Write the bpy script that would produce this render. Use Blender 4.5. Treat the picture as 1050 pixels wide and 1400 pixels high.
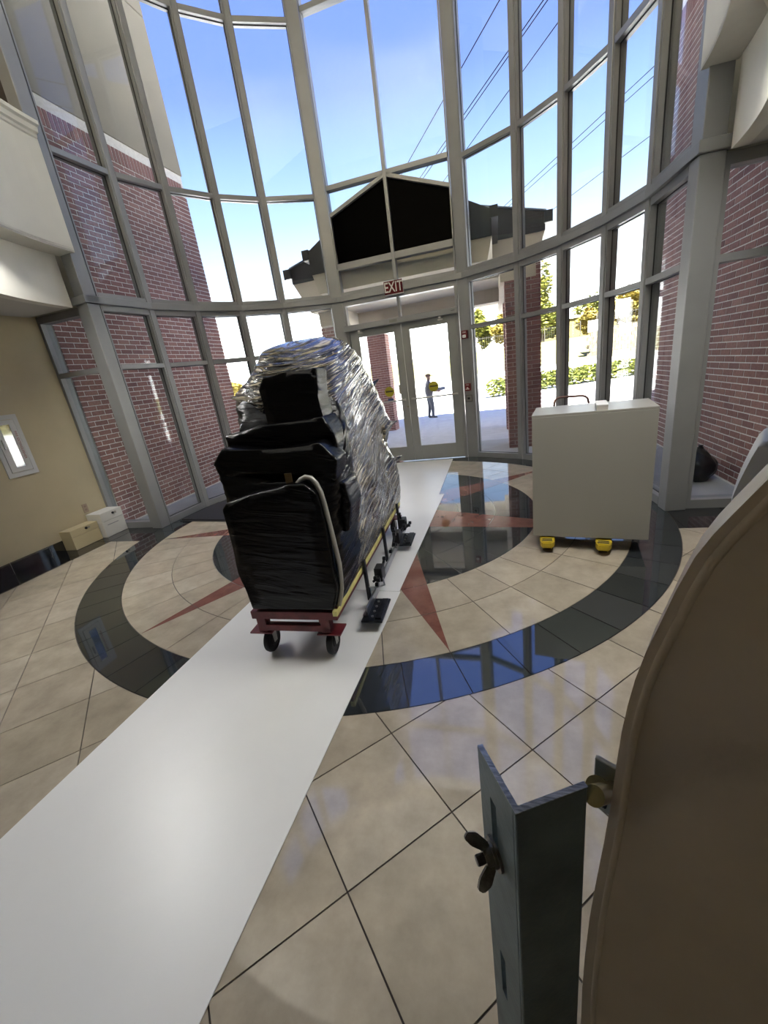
import bpy, bmesh, math, random
from mathutils import Vector, Matrix, noise

# ------------------------------------------------------------------ clean
for o in list(bpy.data.objects):
    bpy.data.objects.remove(o, do_unlink=True)
scene = bpy.context.scene
C = scene.collection
PI = math.pi

# ------------------------------------------------------------------ camera
CAM = Vector((1.479, -4.373, 1.6))
F_PX, YAW, PITCH, ROLL = 553.5, math.radians(17.12), math.radians(18.88), math.radians(-7.994)
def cam_axes():
    cy, sy = math.cos(YAW), math.sin(YAW)
    f0 = Vector((-sy, cy, 0)); r0 = Vector((cy, sy, 0)); up = Vector((0, 0, 1))
    cp, sp = math.cos(PITCH), math.sin(PITCH)
    fw = f0*cp - up*sp; uc = up*cp + f0*sp
    cr, sr = math.cos(ROLL), math.sin(ROLL)
    return r0*cr + uc*sr, uc*cr - r0*sr, fw
rx, ux, fx = cam_axes()
cam = bpy.data.cameras.new('camera')
cam.sensor_fit = 'HORIZONTAL'; cam.sensor_width = 36.0
cam.lens = F_PX/1050*36.0
cam.clip_start = 0.02; cam.clip_end = 1000
camo = bpy.data.objects.new('camera', cam); C.objects.link(camo)
m = Matrix.Identity(4)
for i in range(3):
    m[i][0] = rx[i]; m[i][1] = ux[i]; m[i][2] = -fx[i]; m[i][3] = CAM[i]
camo.matrix_world = m
scene.camera = camo

# ------------------------------------------------------------------ world / sun / exposure
w = bpy.data.worlds.new('sky'); scene.world = w; w.use_nodes = True
nt = w.node_tree; nt.nodes.clear()
tc = nt.nodes.new('ShaderNodeTexCoord'); sx = nt.nodes.new('ShaderNodeSeparateXYZ')
cr = nt.nodes.new('ShaderNodeValToRGB'); bg = nt.nodes.new('ShaderNodeBackground'); ow = nt.nodes.new('ShaderNodeOutputWorld')
nt.links.new(tc.outputs['Generated'], sx.inputs[0]); nt.links.new(sx.outputs['Z'], cr.inputs[0])
nt.links.new(cr.outputs[0], bg.inputs[0]); nt.links.new(bg.outputs[0], ow.inputs[0])
SKY_K = 6.5
sky_stops = [(0.0, (6.4, 6.2, 6.0)), (0.08, (4.4, 4.4, 4.4)), (0.15, (1.8, 1.9, 2.0)), (0.21, (.73, .88, 1.1)), (0.30, (.45, .64, 1.0)),
             (0.38, (.32, .49, .92)), (0.46, (.205, .32, .84)), (0.58, (.16, .265, .78)), (1.0, (.13, .24, .62))]
els = cr.color_ramp.elements
while len(els) < len(sky_stops): els.new(0.5)
for e, (p, c) in zip(els, sky_stops):
    e.position = p; e.color = (c[0]/SKY_K, c[1]/SKY_K, c[2]/SKY_K, 1)
bg.inputs[1].default_value = SKY_K

sun = bpy.data.lights.new('sun', 'SUN'); sun.energy = 48.0; sun.angle = math.radians(0.6); sun.color = (1, .95, .86)
suno = bpy.data.objects.new('sun', sun); C.objects.link(suno)
sd = Vector((0.20, -0.90, 1.15)).normalized()          # towards the sun, behind the building
suno.rotation_euler = sd.to_track_quat('Z', 'Y').to_euler()
suno.location = (10, -20, 30)

scene.view_settings.view_transform = 'Standard'
scene.view_settings.look = 'None'
scene.view_settings.gamma = 1.0
scene.view_settings.use_curve_mapping = False
scene.view_settings.exposure = 0.94

# ------------------------------------------------------------------ material helpers
def lin(r, g, b):
    f = lambda v: (v/255/12.92) if v/255 <= .04045 else ((v/255+.055)/1.055)**2.4
    return (f(r), f(g), f(b))
MATS = {}
def mat(name, col, rough=.6, metal=0., spec=.5, var=0., vscale=8., bump=0., bscale=60., col2=None, stretch=None, coat=0.):
    if name in MATS: return MATS[name]
    mt = bpy.data.materials.new(name); mt.use_nodes = True
    n = mt.node_tree; b = n.nodes['Principled BSDF']
    b.inputs['Base Color'].default_value = (*col, 1)
    b.inputs['Roughness'].default_value = rough
    b.inputs['Metallic'].default_value = metal
    b.inputs['Specular IOR Level'].default_value = spec
    if coat: b.inputs['Coat Weight'].default_value = coat; b.inputs['Coat Roughness'].default_value = .06
    tco = n.nodes.new('ShaderNodeTexCoord'); mp = n.nodes.new('ShaderNodeMapping')
    n.links.new(tco.outputs['Object'], mp.inputs[0])
    if stretch: mp.inputs['Rotation'].default_value = stretch[0]; mp.inputs['Scale'].default_value = stretch[1]
    if var or col2:
        nz = n.nodes.new('ShaderNodeTexNoise'); nz.inputs['Scale'].default_value = vscale; nz.inputs['Detail'].default_value = 6
        n.links.new(mp.outputs[0], nz.inputs['Vector'])
        rp = n.nodes.new('ShaderNodeValToRGB')
        c2 = col2 if col2 else tuple(max(0, c*(1-var)) for c in col)
        c1 = col if col2 else tuple(c*(1+var) for c in col)
        rp.color_ramp.elements[0].position = .35; rp.color_ramp.elements[1].position = .65
        rp.color_ramp.elements[0].color = (*c2, 1); rp.color_ramp.elements[1].color = (*c1, 1)
        n.links.new(nz.outputs['Fac'], rp.inputs[0]); n.links.new(rp.outputs[0], b.inputs['Base Color'])
    if bump:
        nb = n.nodes.new('ShaderNodeTexNoise'); nb.inputs['Scale'].default_value = bscale; nb.inputs['Detail'].default_value = 4
        n.links.new(mp.outputs[0], nb.inputs['Vector'])
        bp = n.nodes.new('ShaderNodeBump'); bp.inputs['Strength'].default_value = bump; bp.inputs['Distance'].default_value = .01
        n.links.new(nb.outputs['Fac'], bp.inputs['Height']); n.links.new(bp.outputs[0], b.inputs['Normal'])
    MATS[name] = mt
    return mt

def per_object(name, cols, rough=.5, spec=.5, var=.12, vscale=6., bump=0., bscale=40., coat=0., ior=1.5):
    """material whose colour also shifts from piece to piece (Object Info random)"""
    mt = bpy.data.materials.new(name); mt.use_nodes = True
    n = mt.node_tree; b = n.nodes['Principled BSDF']
    oi = n.nodes.new('ShaderNodeObjectInfo'); r1 = n.nodes.new('ShaderNodeValToRGB')
    els = r1.color_ramp.elements
    while len(els) < len(cols): els.new(.5)
    for i, c in enumerate(cols):
        els[i].position = i/(len(cols)-1); els[i].color = (*c, 1)
    n.links.new(oi.outputs['Random'], r1.inputs[0])
    g = n.nodes.new('ShaderNodeNewGeometry')
    nz = n.nodes.new('ShaderNodeTexNoise'); nz.inputs['Scale'].default_value = vscale; nz.inputs['Detail'].default_value = 7
    nz.inputs['Roughness'].default_value = .65
    n.links.new(g.outputs['Position'], nz.inputs['Vector'])
    mr = n.nodes.new('ShaderNodeMapRange'); mr.inputs[1].default_value = .3; mr.inputs[2].default_value = .7
    mr.inputs[3].default_value = 1-var; mr.inputs[4].default_value = 1+var
    n.links.new(nz.outputs['Fac'], mr.inputs[0])
    mx = n.nodes.new('ShaderNodeVectorMath'); mx.operation = 'SCALE'
    n.links.new(r1.outputs[0], mx.inputs[0]); n.links.new(mr.outputs[0], mx.inputs['Scale'])
    n.links.new(mx.outputs[0], b.inputs['Base Color'])
    b.inputs['Roughness'].default_value = rough; b.inputs['Specular IOR Level'].default_value = spec; b.inputs['IOR'].default_value = ior
    if coat: b.inputs['Coat Weight'].default_value = coat
    if bump:
        nb = n.nodes.new('ShaderNodeTexNoise'); nb.inputs['Scale'].default_value = bscale
        n.links.new(g.outputs['Position'], nb.inputs['Vector'])
        bp = n.nodes.new('ShaderNodeBump'); bp.inputs['Strength'].default_value = bump; bp.inputs['Distance'].default_value = .005
        n.links.new(nb.outputs['Fac'], bp.inputs['Height']); n.links.new(bp.outputs[0], b.inputs['Normal'])
    MATS[name] = mt
    return mt

def glass_mat(name, tint=(.93, .95, .95), base=.035, rough=.0):
    mt = bpy.data.materials.new(name); mt.use_nodes = True
    n = mt.node_tree; n.nodes.clear()
    out = n.nodes.new('ShaderNodeOutputMaterial'); mix = n.nodes.new('ShaderNodeMixShader')
    tr = n.nodes.new('ShaderNodeBsdfTransparent'); gl = n.nodes.new('ShaderNodeBsdfGlossy')
    tr.inputs[0].default_value = (*tint, 1); gl.inputs['Roughness'].default_value = rough
    lw = n.nodes.new('ShaderNodeLayerWeight'); lw.inputs['Blend'].default_value = .5
    pw = n.nodes.new('ShaderNodeMath'); pw.operation = 'POWER'; pw.inputs[1].default_value = 4.0
    ml = n.nodes.new('ShaderNodeMath'); ml.operation = 'MULTIPLY_ADD'; ml.inputs[1].default_value = 1-base; ml.inputs[2].default_value = base
    n.links.new(lw.outputs['Facing'], pw.inputs[0]); n.links.new(pw.outputs[0], ml.inputs[0])
    n.links.new(ml.outputs[0], mix.inputs[0]); n.links.new(tr.outputs[0], mix.inputs[1]); n.links.new(gl.outputs[0], mix.inputs[2])
    n.links.new(mix.outputs[0], out.inputs[0])
    MATS[name] = mt
    return mt

M_ALU = mat('aluminium', (.265, .268, .268), .40, .35, .5, var=.05, vscale=3)
M_ALU_D = mat('gasket_dark', (.02, .02, .02), .6)
M_WALL = mat('beige_paint', (.50, .43, .285), .85, var=.05, vscale=2, bump=.15, bscale=300)
M_CREAM = mat('cream_paint', (.70, .68, .60), .8, var=.03, vscale=2, bump=.1, bscale=260)
M_SOFFIT = mat('soffit_paint', (.5, .48, .42), .85, var=.03)
M_CEIL = mat('ceiling_paint', (.55, .53, .48), .9)
M_TILE = per_object('beige_tile', [(.34, .292, .222), (.40, .347, .268), (.365, .313, .243), (.425, .372, .294)], .05, .7, .2, 5., ior=1.65)
M_DARK = per_object('dark_green_tile', [(.012, .016, .018), (.02, .028, .026), (.016, .018, .022), (.028, .032, .034)], .04, .8, .3, 12., ior=1.85)
M_RED = per_object('red_tile', [(.155, .058, .044), (.19, .08, .062)], .05, .7, .2, 9., ior=1.65)
M_GROUT = mat('grout_dark', (.045, .035, .03), .8)
M_GROUT_L = mat('grout_light', (.30, .30, .29), .8)
M_BLACKTILE = per_object('black_tile', [(.008, .008, .009), (.014, .015, .016)], .05, .7, .2, 10., ior=1.7)
M_BRICK = per_object('brick', [(.235, .112, .10), (.29, .142, .125), (.21, .10, .094), (.33, .175, .155)], .85, .3, .22, 40., bump=.5, bscale=120)
M_MORTAR = mat('mortar', (.74, .70, .66), .9, var=.08, vscale=40)
M_STUCCO = mat('stucco', (.255, .225, .175), .9, var=.05, vscale=1.5, bump=.2, bscale=200)
M_WHITE = mat('white_board', (.74, .74, .73), .33, spec=.45, var=.015, vscale=3)
M_CAB = mat('cabinet_laminate', (.29, .28, .245), .35, spec=.6)
M_GLASS = glass_mat('window_glass')
M_BLACKGLASS = mat('black_spandrel_glass', (.0004, .0004, .0006), .12, spec=.012)

# ------------------------------------------------------------------ geometry helpers
def T(x=0, y=0, z=0): return Matrix.Translation((x, y, z))
def RZ(a): return Matrix.Rotation(a, 4, 'Z')
def RX(a): return Matrix.Rotation(a, 4, 'X')
def RY(a): return Matrix.Rotation(a, 4, 'Y')
def frame(o, xa, ya, za):
    mm = Matrix.Identity(4)
    for i in range(3):
        mm[i][0] = xa[i]; mm[i][1] = ya[i]; mm[i][2] = za[i]; mm[i][3] = o[i]
    return mm

class MB:
    """collects shapes, build() links them as one mesh object"""
    def __init__(s): s.bm = bmesh.new()
    def box(s, lo, hi, M=None, bev=0., seg=2):
        M = M or Matrix.Identity(4)
        c = [(lo[i]+hi[i])/2 for i in range(3)]; d = [abs(hi[i]-lo[i]) for i in range(3)]
        r = bmesh.ops.create_cube(s.bm, size=1.0, matrix=M @ T(*c) @ Matrix.Diagonal((d[0], d[1], d[2], 1)))
        if bev:
            es = list({e for v in r['verts'] for e in v.link_edges})
            bmesh.ops.bevel(s.bm, geom=es, offset=min(bev, min(d)*.45), segments=seg, profile=.5, affect='EDGES', clamp_overlap=True)
        return s
    def prism(s, poly, z0, z1, M=None, bottom=True):
        M = M or Matrix.Identity(4)
        a = [s.bm.verts.new(M @ Vector((p[0], p[1], z0))) for p in poly]
        b = [s.bm.verts.new(M @ Vector((p[0], p[1], z1))) for p in poly]
        n = len(poly)
        area = sum(poly[i][0]*poly[(i+1) % n][1]-poly[(i+1) % n][0]*poly[i][1] for i in range(n))
        if area < 0: a.reverse(); b.reverse()
        s.bm.faces.new(b)
        if bottom: s.bm.faces.new(a[::-1])
        for i in range(n):
            j = (i+1) % n
            s.bm.faces.new((a[i], a[j], b[j], b[i]))
        return s
    def cyl(s, p0, p1, r, seg=16, r2=None, cap=True):
        p0 = Vector(p0); p1 = Vector(p1); d = p1-p0
        q = d.to_track_quat('Z', 'Y').to_matrix().to_4x4()
        bmesh.ops.create_cone(s.bm, cap_ends=cap, segments=seg, radius1=r, radius2=r if r2 is None else r2, depth=d.length,
                              matrix=T(*((p0+p1)/2)) @ q)
        return s
    def sphere(s, c, r, M=None, seg=16, scale=(1, 1, 1)):
        bmesh.ops.create_uvsphere(s.bm, u_segments=seg, v_segments=seg//2+2, radius=r,
                                  matrix=(M or Matrix.Identity(4)) @ T(*c) @ Matrix.Diagonal((*scale, 1)))
        return s
    def tube(s, pts, r, seg=10, closed=False):
        pts = [Vector(p) for p in pts]; rings = []
        n = len(pts); up = Vector((0, 0, 1)); prev = None
        for i, p in enumerate(pts):
            if closed: d = pts[(i+1) % n]-pts[i-1]
            else: d = pts[min(i+1, n-1)]-pts[max(i-1, 0)]
            d.normalize()
            if prev is None:
                x = d.orthogonal().normalized()
            else:
                x = (prev-d*prev.dot(d)); x = x.normalized() if x.length > 1e-6 else d.orthogonal().normalized()
            prev = x; y = d.cross(x)
            rr = r[i] if isinstance(r, (list, tuple)) else r
            rings.append([s.bm.verts.new(p+(x*math.cos(2*PI*k/seg)+y*math.sin(2*PI*k/seg))*rr) for k in range(seg)])
        for i in range(n if closed else n-1):
            a, b = rings[i], rings[(i+1) % n]
            for k in range(seg):
                s.bm.faces.new((a[k], a[(k+1) % seg], b[(k+1) % seg], b[k]))
        if not closed:
            s.bm.faces.new(rings[0][::-1]); s.bm.faces.new(rings[-1])
        return s
    def lathe(s, prof, M=None, seg=24):
        M = M or Matrix.Identity(4); rings = []
        for (r, z) in prof:
            if r < 1e-6: rings.append([s.bm.verts.new(M @ Vector((0, 0, z)))])
            else: rings.append([s.bm.verts.new(M @ Vector((r*math.cos(2*PI*k/seg), r*math.sin(2*PI*k/seg), z))) for k in range(seg)])
        for a, b in zip(rings, rings[1:]):
            for k in range(seg):
                l = (k+1) % seg
                if len(a) == 1 and len(b) > 1: s.bm.faces.new((a[0], b[l], b[k]))
                elif len(b) == 1 and len(a) > 1: s.bm.faces.new((a[k], a[l], b[0]))
                elif len(a) > 1: s.bm.faces.new((a[k], a[l], b[l], b[k]))
        return s
    def arcwall(s, r0, r1, a0, a1, z0, z1, n=64):
        """curved solid between radii, angles measured from +y towards +x, degrees"""
        prof = [(r0, z0), (r1, z0), (r1, z1), (r0, z1)]
        return s.arcsweep(prof, a0, a1, n)
    def arcsweep(s, prof, a0, a1, n=64):
        rings = []
        for i in range(n+1):
            a = math.radians(a0+(a1-a0)*i/n)
            rings.append([s.bm.verts.new((r*math.sin(a), r*math.cos(a), z)) for r, z in prof])
        k = len(prof)
        for i in range(n):
            for j in range(k):
                l = (j+1) % k
                s.bm.faces.new((rings[i][j], rings[i][l], rings[i+1][l], rings[i+1][j]))
        s.bm.faces.new(rings[0][::-1]); s.bm.faces.new(rings[-1])
        return s
    def build(s, name, m, parent=None, smooth=False, recalc=True):
        if recalc: bmesh.ops.recalc_face_normals(s.bm, faces=s.bm.faces)
        me = bpy.data.meshes.new(name); s.bm.to_mesh(me); s.bm.free()
        if smooth:
            for p in me.polygons: p.use_smooth = True
        for x in (m if isinstance(m, (list, tuple)) else [m]): me.materials.append(x)
        o = bpy.data.objects.new(name, me); C.objects.link(o)
        if smooth == 'auto':
            mod = o.modifiers.new('smooth', 'EDGE_SPLIT'); mod.split_angle = math.radians(40)
        if parent: attach(o, parent)
        return o
def attach(o, parent):
    o.parent = parent
    o.matrix_parent_inverse = base_matrix(parent).inverted()
def base_matrix(o):
    mm = o.matrix_basis.copy(); p = o
    while p.parent:
        mm = p.parent.matrix_basis @ p.matrix_parent_inverse @ mm if False else base_matrix(p.parent) @ p.matrix_parent_inverse @ mm
        break
    return mm
def root(name, loc=(0, 0, 0), label=None, cat=None, group=None, kind=None):
    o = bpy.data.objects.new(name, None); o.empty_display_size = .1; C.objects.link(o); o.location = loc
    o.matrix_basis = T(*loc)
    tag(o, label, cat, group, kind)
    return o
def tag(o, label=None, cat=None, group=None, kind=None):
    if label: o['label'] = label
    if cat: o['category'] = cat
    if group: o['group'] = group
    if kind: o['kind'] = kind
    return o
def copy_obj(src, parent, M=None):
    c = src.copy(); C.objects.link(c)
    if M is not None: c.matrix_basis = M @ src.matrix_basis
    if parent: c.parent = parent; c.matrix_parent_inverse = base_matrix(parent).inverted()
    return c
def text_mesh(name, body, size, M, m, parent, extrude=.001, align='CENTER', bold=0.):
    cu = bpy.data.curves.new(name, 'FONT'); cu.body = body; cu.size = size; cu.align_x = align; cu.align_y = 'CENTER'
    cu.extrude = extrude; cu.offset = bold
    t = bpy.data.objects.new(name+'_tmp', cu); C.objects.link(t)
    dg = bpy.context.evaluated_depsgraph_get()
    me = bpy.data.meshes.new_from_object(t.evaluated_get(dg))
    bpy.data.objects.remove(t, do_unlink=True)
    me.transform(M); me.materials.clear(); me.materials.append(m)
    o = bpy.data.objects.new(name, me); C.objects.link(o)
    if parent: attach(o, parent)
    return o

# ================================================================== FLOOR
R_OUT, R_IN, R_MID, R_DISC = 3.007, 2.667, 2.24, 1.847
WALLX = 3.88
TOP = 8.6
BACK = -6.6
fl = MB()
fl.box((-WALLX, BACK, -.2), (WALLX, -.05, -.006))
floor = fl.build('floor', M_GROUT); tag(floor, kind='structure')
mb = MB(); mb.arcwall(.001, R_OUT+.004, 88, 272-360+360-360, -.2, -.006, 2) if False else None
pts = [(3.03*math.sin(math.radians(a)), 3.03*math.cos(math.radians(a))) for a in range(-92, 93, 2)]
half = MB().prism(pts, -.2, -.006).build('floor_bay', M_GROUT, floor)
GAP = .0028
def piece(name, poly, m, parent, z1=0., z0=-.008):
    return MB().prism(poly, z0, z1, bottom=False).build(name, m, parent)
def outside_circle(poly, R):
    """polygon minus disc of radius R about the origin (at most one bite)"""
    n = len(poly); out = []
    dense = []
    for i in range(n):
        a, b = Vector(poly[i]), Vector(poly[(i+1) % n])
        dense.append(a)
        d = b-a; A = d.dot(d); B = 2*a.dot(d); Cc = a.dot(a)-R*R; D = B*B-4*A*Cc
        if D > 0:
            for t in sorted(((-B-math.sqrt(D))/(2*A), (-B+math.sqrt(D))/(2*A))):
                if 1e-6 < t < 1-1e-6: dense.append(a+d*t)
    k = len(dense)
    flags = [p.length >= R-1e-5 for p in dense]
    if not any(flags): return []
    st = next((i for i in range(k) if not flags[i]), None)
    if st is None: return [[tuple(p) for p in dense]]
    seq = [dense[(st+i) % k] for i in range(k)]
    chains = []; cur = []
    for i, p in enumerate(seq):
        if p.length >= R-1e-5:
            cur.append(p)
            nx = seq[(i+1) % k]
            if ((p+nx)/2).length < R-1e-5 and p.length < R+2e-5:
                if len(cur) > 1: chains.append(cur)
                cur = []
        elif cur: chains.append(cur); cur = []
    if len(cur) > 1: chains.append(cur)
    out = []
    for keep in chains:
        if len(keep) < 2: continue
        a0 = math.atan2(keep[-1].x, keep[-1].y); a1 = math.atan2(keep[0].x, keep[0].y)
        da = (a1-a0+PI) % (2*PI)-PI
        m_ = max(2, int(abs(da)/math.radians(1.0)))
        arc = [Vector((R*math.sin(a0+da*i/m_), R*math.cos(a0+da*i/m_))) for i in range(1, m_)]
        res = [tuple(p) for p in keep+arc]
        ar = abs(sum(res[i][0]*res[(i+1) % len(res)][1]-res[(i+1) % len(res)][0]*res[i][1] for i in range(len(res))))/2
        if ar > .0004: out.append(res)
    return out
def clip_half(poly, ax, val, keep_less):
    out = []; n = len(poly)
    ins = lambda p: (p[ax] <= val) if keep_less else (p[ax] >= val)
    for i in range(n):
        a, b = poly[i], poly[(i+1) % n]
        if ins(a): out.append(a)
        if ins(a) != ins(b):
            t = (val-a[ax])/(b[ax]-a[ax]); out.append((a[0]+(b[0]-a[0])*t, a[1]+(b[1]-a[1])*t))
    return out
BX, BY = 3.43, -0.62            # inner edge of the black border
D = .3135
for i in range(-13, 14):
    for j in range(-12, 10):
        if (i+j) % 2: continue
        cx, cy = D*(i), -3.0+D*(j)+0.
        # nodes lie at odd multiples of D in x for y=-3.0, so tile centres sit on even ones
        s = D-GAP*1.414
        poly = [(cx+s, cy), (cx, cy+s), (cx-s, cy), (cx, cy-s)]
        poly = clip_half(poly, 0, BX-GAP, True); poly = poly and clip_half(poly, 0, -BX+GAP, False)
        poly = poly and clip_half(poly, 1, BY-GAP, True); poly = poly and clip_half(poly, 1, BACK, False)
        if not poly or len(poly) < 3: continue
        for q in outside_circle(poly, R_OUT+GAP): piece('tile', q, M_TILE, floor)
# black border tiles along the side walls and below the strip windows
for sgn in (-1, 1):
    y = BY
    while y > BACK:
        y2 = max(BACK, y-.443)
        x0, x1 = (BX+GAP)*sgn, (WALLX)*sgn
        polys = outside_circle([(min(x0, x1), y2+GAP), (max(x0, x1), y2+GAP), (max(x0, x1), y-GAP), (min(x0, x1), y-GAP)], R_OUT+GAP)
        for q in polys: piece('border_tile', q, M_BLACKTILE, floor)
        y = y2
    x = WALLX
    while x > 2.2:
        x2 = x-.443
        xs = sorted((x*sgn, x2*sgn))
        polys = outside_circle([(xs[0]+GAP, BY+GAP), (xs[1]-GAP, BY+GAP), (xs[1]-GAP, -.05), (xs[0]+GAP, -.05)], R_OUT+GAP)
        for q in polys: piece('border_tile', q, M_BLACKTILE, floor)
        x = x2
# medallion
med = MB().prism([(R_OUT*math.sin(2*PI*k/96), R_OUT*math.cos(2*PI*k/96)) for k in range(96)], -.0059, -.0045).build('medallion', M_GROUT, floor)
MB().prism([(R_DISC*math.sin(2*PI*k/96), R_DISC*math.cos(2*PI*k/96)) for k in range(96)], -.0044, -.0035).build('medallion_bed', M_GROUT_L, med)
def sector(r0, r1, a0, a1, g=GAP, n=5):
    p = []
    for i in range(n+1):
        a = math.radians(a0)+(math.radians(a1)-math.radians(a0))*i/n
        p.append((r1-g, a))
    for i in range(n, -1, -1):
        a = math.radians(a0)+(math.radians(a1)-math.radians(a0))*i/n
        p.append((r0+g, a))
    out = []
    mid = math.radians((a0+a1)/2)
    for k, (r, a) in enumerate(p):
        lim = (math.radians(a1-a0)/2)-g/r
        d = max(-lim, min(lim, a-mid))
        out.append((r*math.sin(mid+d), r*math.cos(mid+d)))
    return out
TIP = 360/7
def bandring(name, r0, r1, per, m, g=GAP):
    st = TIP/per
    for k in range(7*per):
        a0 = k*st
        piece(name, sector(r0, r1, a0, a0+st, g), m, med, 0., -.0034)
bandring('ring_tile', R_IN, R_OUT, 8, M_DARK)
bandring('field_tile', R_MID, R_IN, 6, M_TILE)
bandring('field_tile', R_DISC, R_MID, 6, M_TILE)
bandring('disc_tile', 1.41, R_DISC, 4, M_DARK, .0022)
bandring('disc_tile', 1.0, 1.41, 4, M_DARK, .0022)
bandring('disc_tile', .45, 1.0, 4, M_DARK, .0022)
for k in range(7):
    a = math.radians(k*TIP); ca, sa = math.cos(a), math.sin(a)
    hw = lambda r: .132*(2.655-r)
    rs = [.57, 1.0, 1.41, R_DISC, R_MID, 2.655]
    for r0, r1 in zip(rs, rs[1:]):
        g = .002
        p = [(-hw(r0)+.002, r0+g), (hw(r0)-.002, r0+g), (max(.0008, hw(r1)), r1-g), (-max(.0008, hw(r1)), r1-g)]
        piece('star_tile', [(x*ca+y*sa, -x*sa+y*ca) for x, y in p], M_RED, med, .0009, .0002)
# ================================================================== WALLS, BULKHEADS, CEILINGS
def sbox(name, lo, hi, m, parent=None):
    o = MB().box(lo, hi).build(name, m, parent)
    if not parent: tag(o, kind='structure')
    return o
YS = -.10        # plane of the strip windows / start of the side walls
wl = sbox('wall_left', (-WALLX-.25, BACK, 0), (-WALLX, YS+.02, 2.9), M_WALL)
wr = sbox('wall_right', (WALLX, BACK, 0), (WALLX+.25, YS+.02, 2.9), M_WALL)
sbox('wall_back', (-WALLX-.25, BACK-.25, 0), (WALLX+.25, BACK, TOP), M_WALL)
for sgn, nm in ((-1, 'baseboard_left'), (1, 'baseboard_right')):
    bb = root(nm, kind='structure')
    MB().box((min(sgn*WALLX, sgn*(WALLX-.006)), BACK, 0), (max(sgn*WALLX, sgn*(WALLX-.006)), YS-.02, .135)).build('backing', M_GROUT_L, bb)
    y = -.16
    while y > BACK:
        y2 = max(BACK+.01, y-.443)
        MB().box((min(sgn*WALLX, sgn*(WALLX-.012)), y2+.004, 0.001), (max(sgn*WALLX, sgn*(WALLX-.012)), y-.004, .137)).build('base_tile', M_BLACKTILE, bb)
        y = y2-.0001
        if y2 <= BACK+.011: break
# upper storey shell
M_UPPER = mat('upper_shade_brown', (.035, .026, .02), .6, var=.2, vscale=4)  # shade of the unlit upper storey put into the wall colour
sbox('wall_upper_left', (-WALLX-.25, BACK, 2.9), (-WALLX, .0, TOP), M_UPPER)
sbox('wall_upper_right', (WALLX, BACK, 2.9), (WALLX+.25, .0, TOP), M_UPPER)
# ground-floor ceiling with the round opening above the medallion
def ring_plate(name, R, x0, x1, y0, y1, z0, z1, m, n=72, amin=94, amax=266):
    """plate x0..x1, y0..y1 with a disc bite of radius R taken at its +y side"""
    poly = [(x0, y1), (x0, y0), (x1, y0), (x1, y1)]
    for i in range(n+1):
        a = math.radians(amin+(amax-amin)*i/n)
        poly.append((R*math.sin(a), R*math.cos(a)))
    o = MB().prism(poly, z0, z1).build(name, m); tag(o, kind='structure'); return o
ring_plate('ceiling', 3.19, -WALLX, WALLX, BACK, -.21, 2.775, 2.9, M_CEIL)
ring_plate('ceiling_balcony_floor', 3.19, -WALLX, WALLX, BACK, -.21, 3.32, 3.42, M_CEIL)
o = MB().arcwall(3.16, 3.26, 94.5, 265.5, 2.765, 3.32).build('trim_1', M_CREAM); tag(o, kind='structure')
bal = root('trim_2', kind='structure')
MB().arcwall(2.945, 3.165, 93.4, 266.6, 3.29, 3.33).build('soffit', M_SOFFIT, bal)
MB().arcwall(2.945, 3.08, 93.4, 266.6, 3.31, 4.40).build('parapet', M_CREAM, bal)
MB().arcsweep([(2.945, 4.30), (2.93, 4.31), (2.925, 4.335), (2.90, 4.345), (2.89, 4.385), (2.865, 4.40), (2.865, 4.435), (3.13, 4.435), (3.13, 4.40), (3.08, 4.38), (3.08, 4.30)],
              93.6, 266.4, 72).build('cap_moulding', M_CREAM, bal)
# roof
rp = [(-WALLX-.3, BACK-.3), (WALLX+.3, BACK-.3), (WALLX+.3, .1)] + [(3.25*math.sin(math.radians(a)), 3.25*math.cos(math.radians(a))) for a in range(88, -89, -4)] + [(-WALLX-.3, .1)]
o = MB().prism(rp, TOP, TOP+.35).build('ceiling_roof', M_CEIL); tag(o, kind='structure')

sbox('wall_sun_block', (-13, -11, TOP+.36), (13, -.3, 13.0), M_CEIL)  # unseen mass added over the roof to keep sun off the side walls
sbox('wall_sun_block_left', (-13, -11, -.3), (-4.32, 3.40, TOP+.34), M_CEIL)  # unseen fill added so no sun passes under the mass above
sbox('wall_sun_block_right', (4.32, -11, -.3), (13, 3.40, TOP+.34), M_CEIL)  # matching unseen sun-stopping fill on the right

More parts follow.
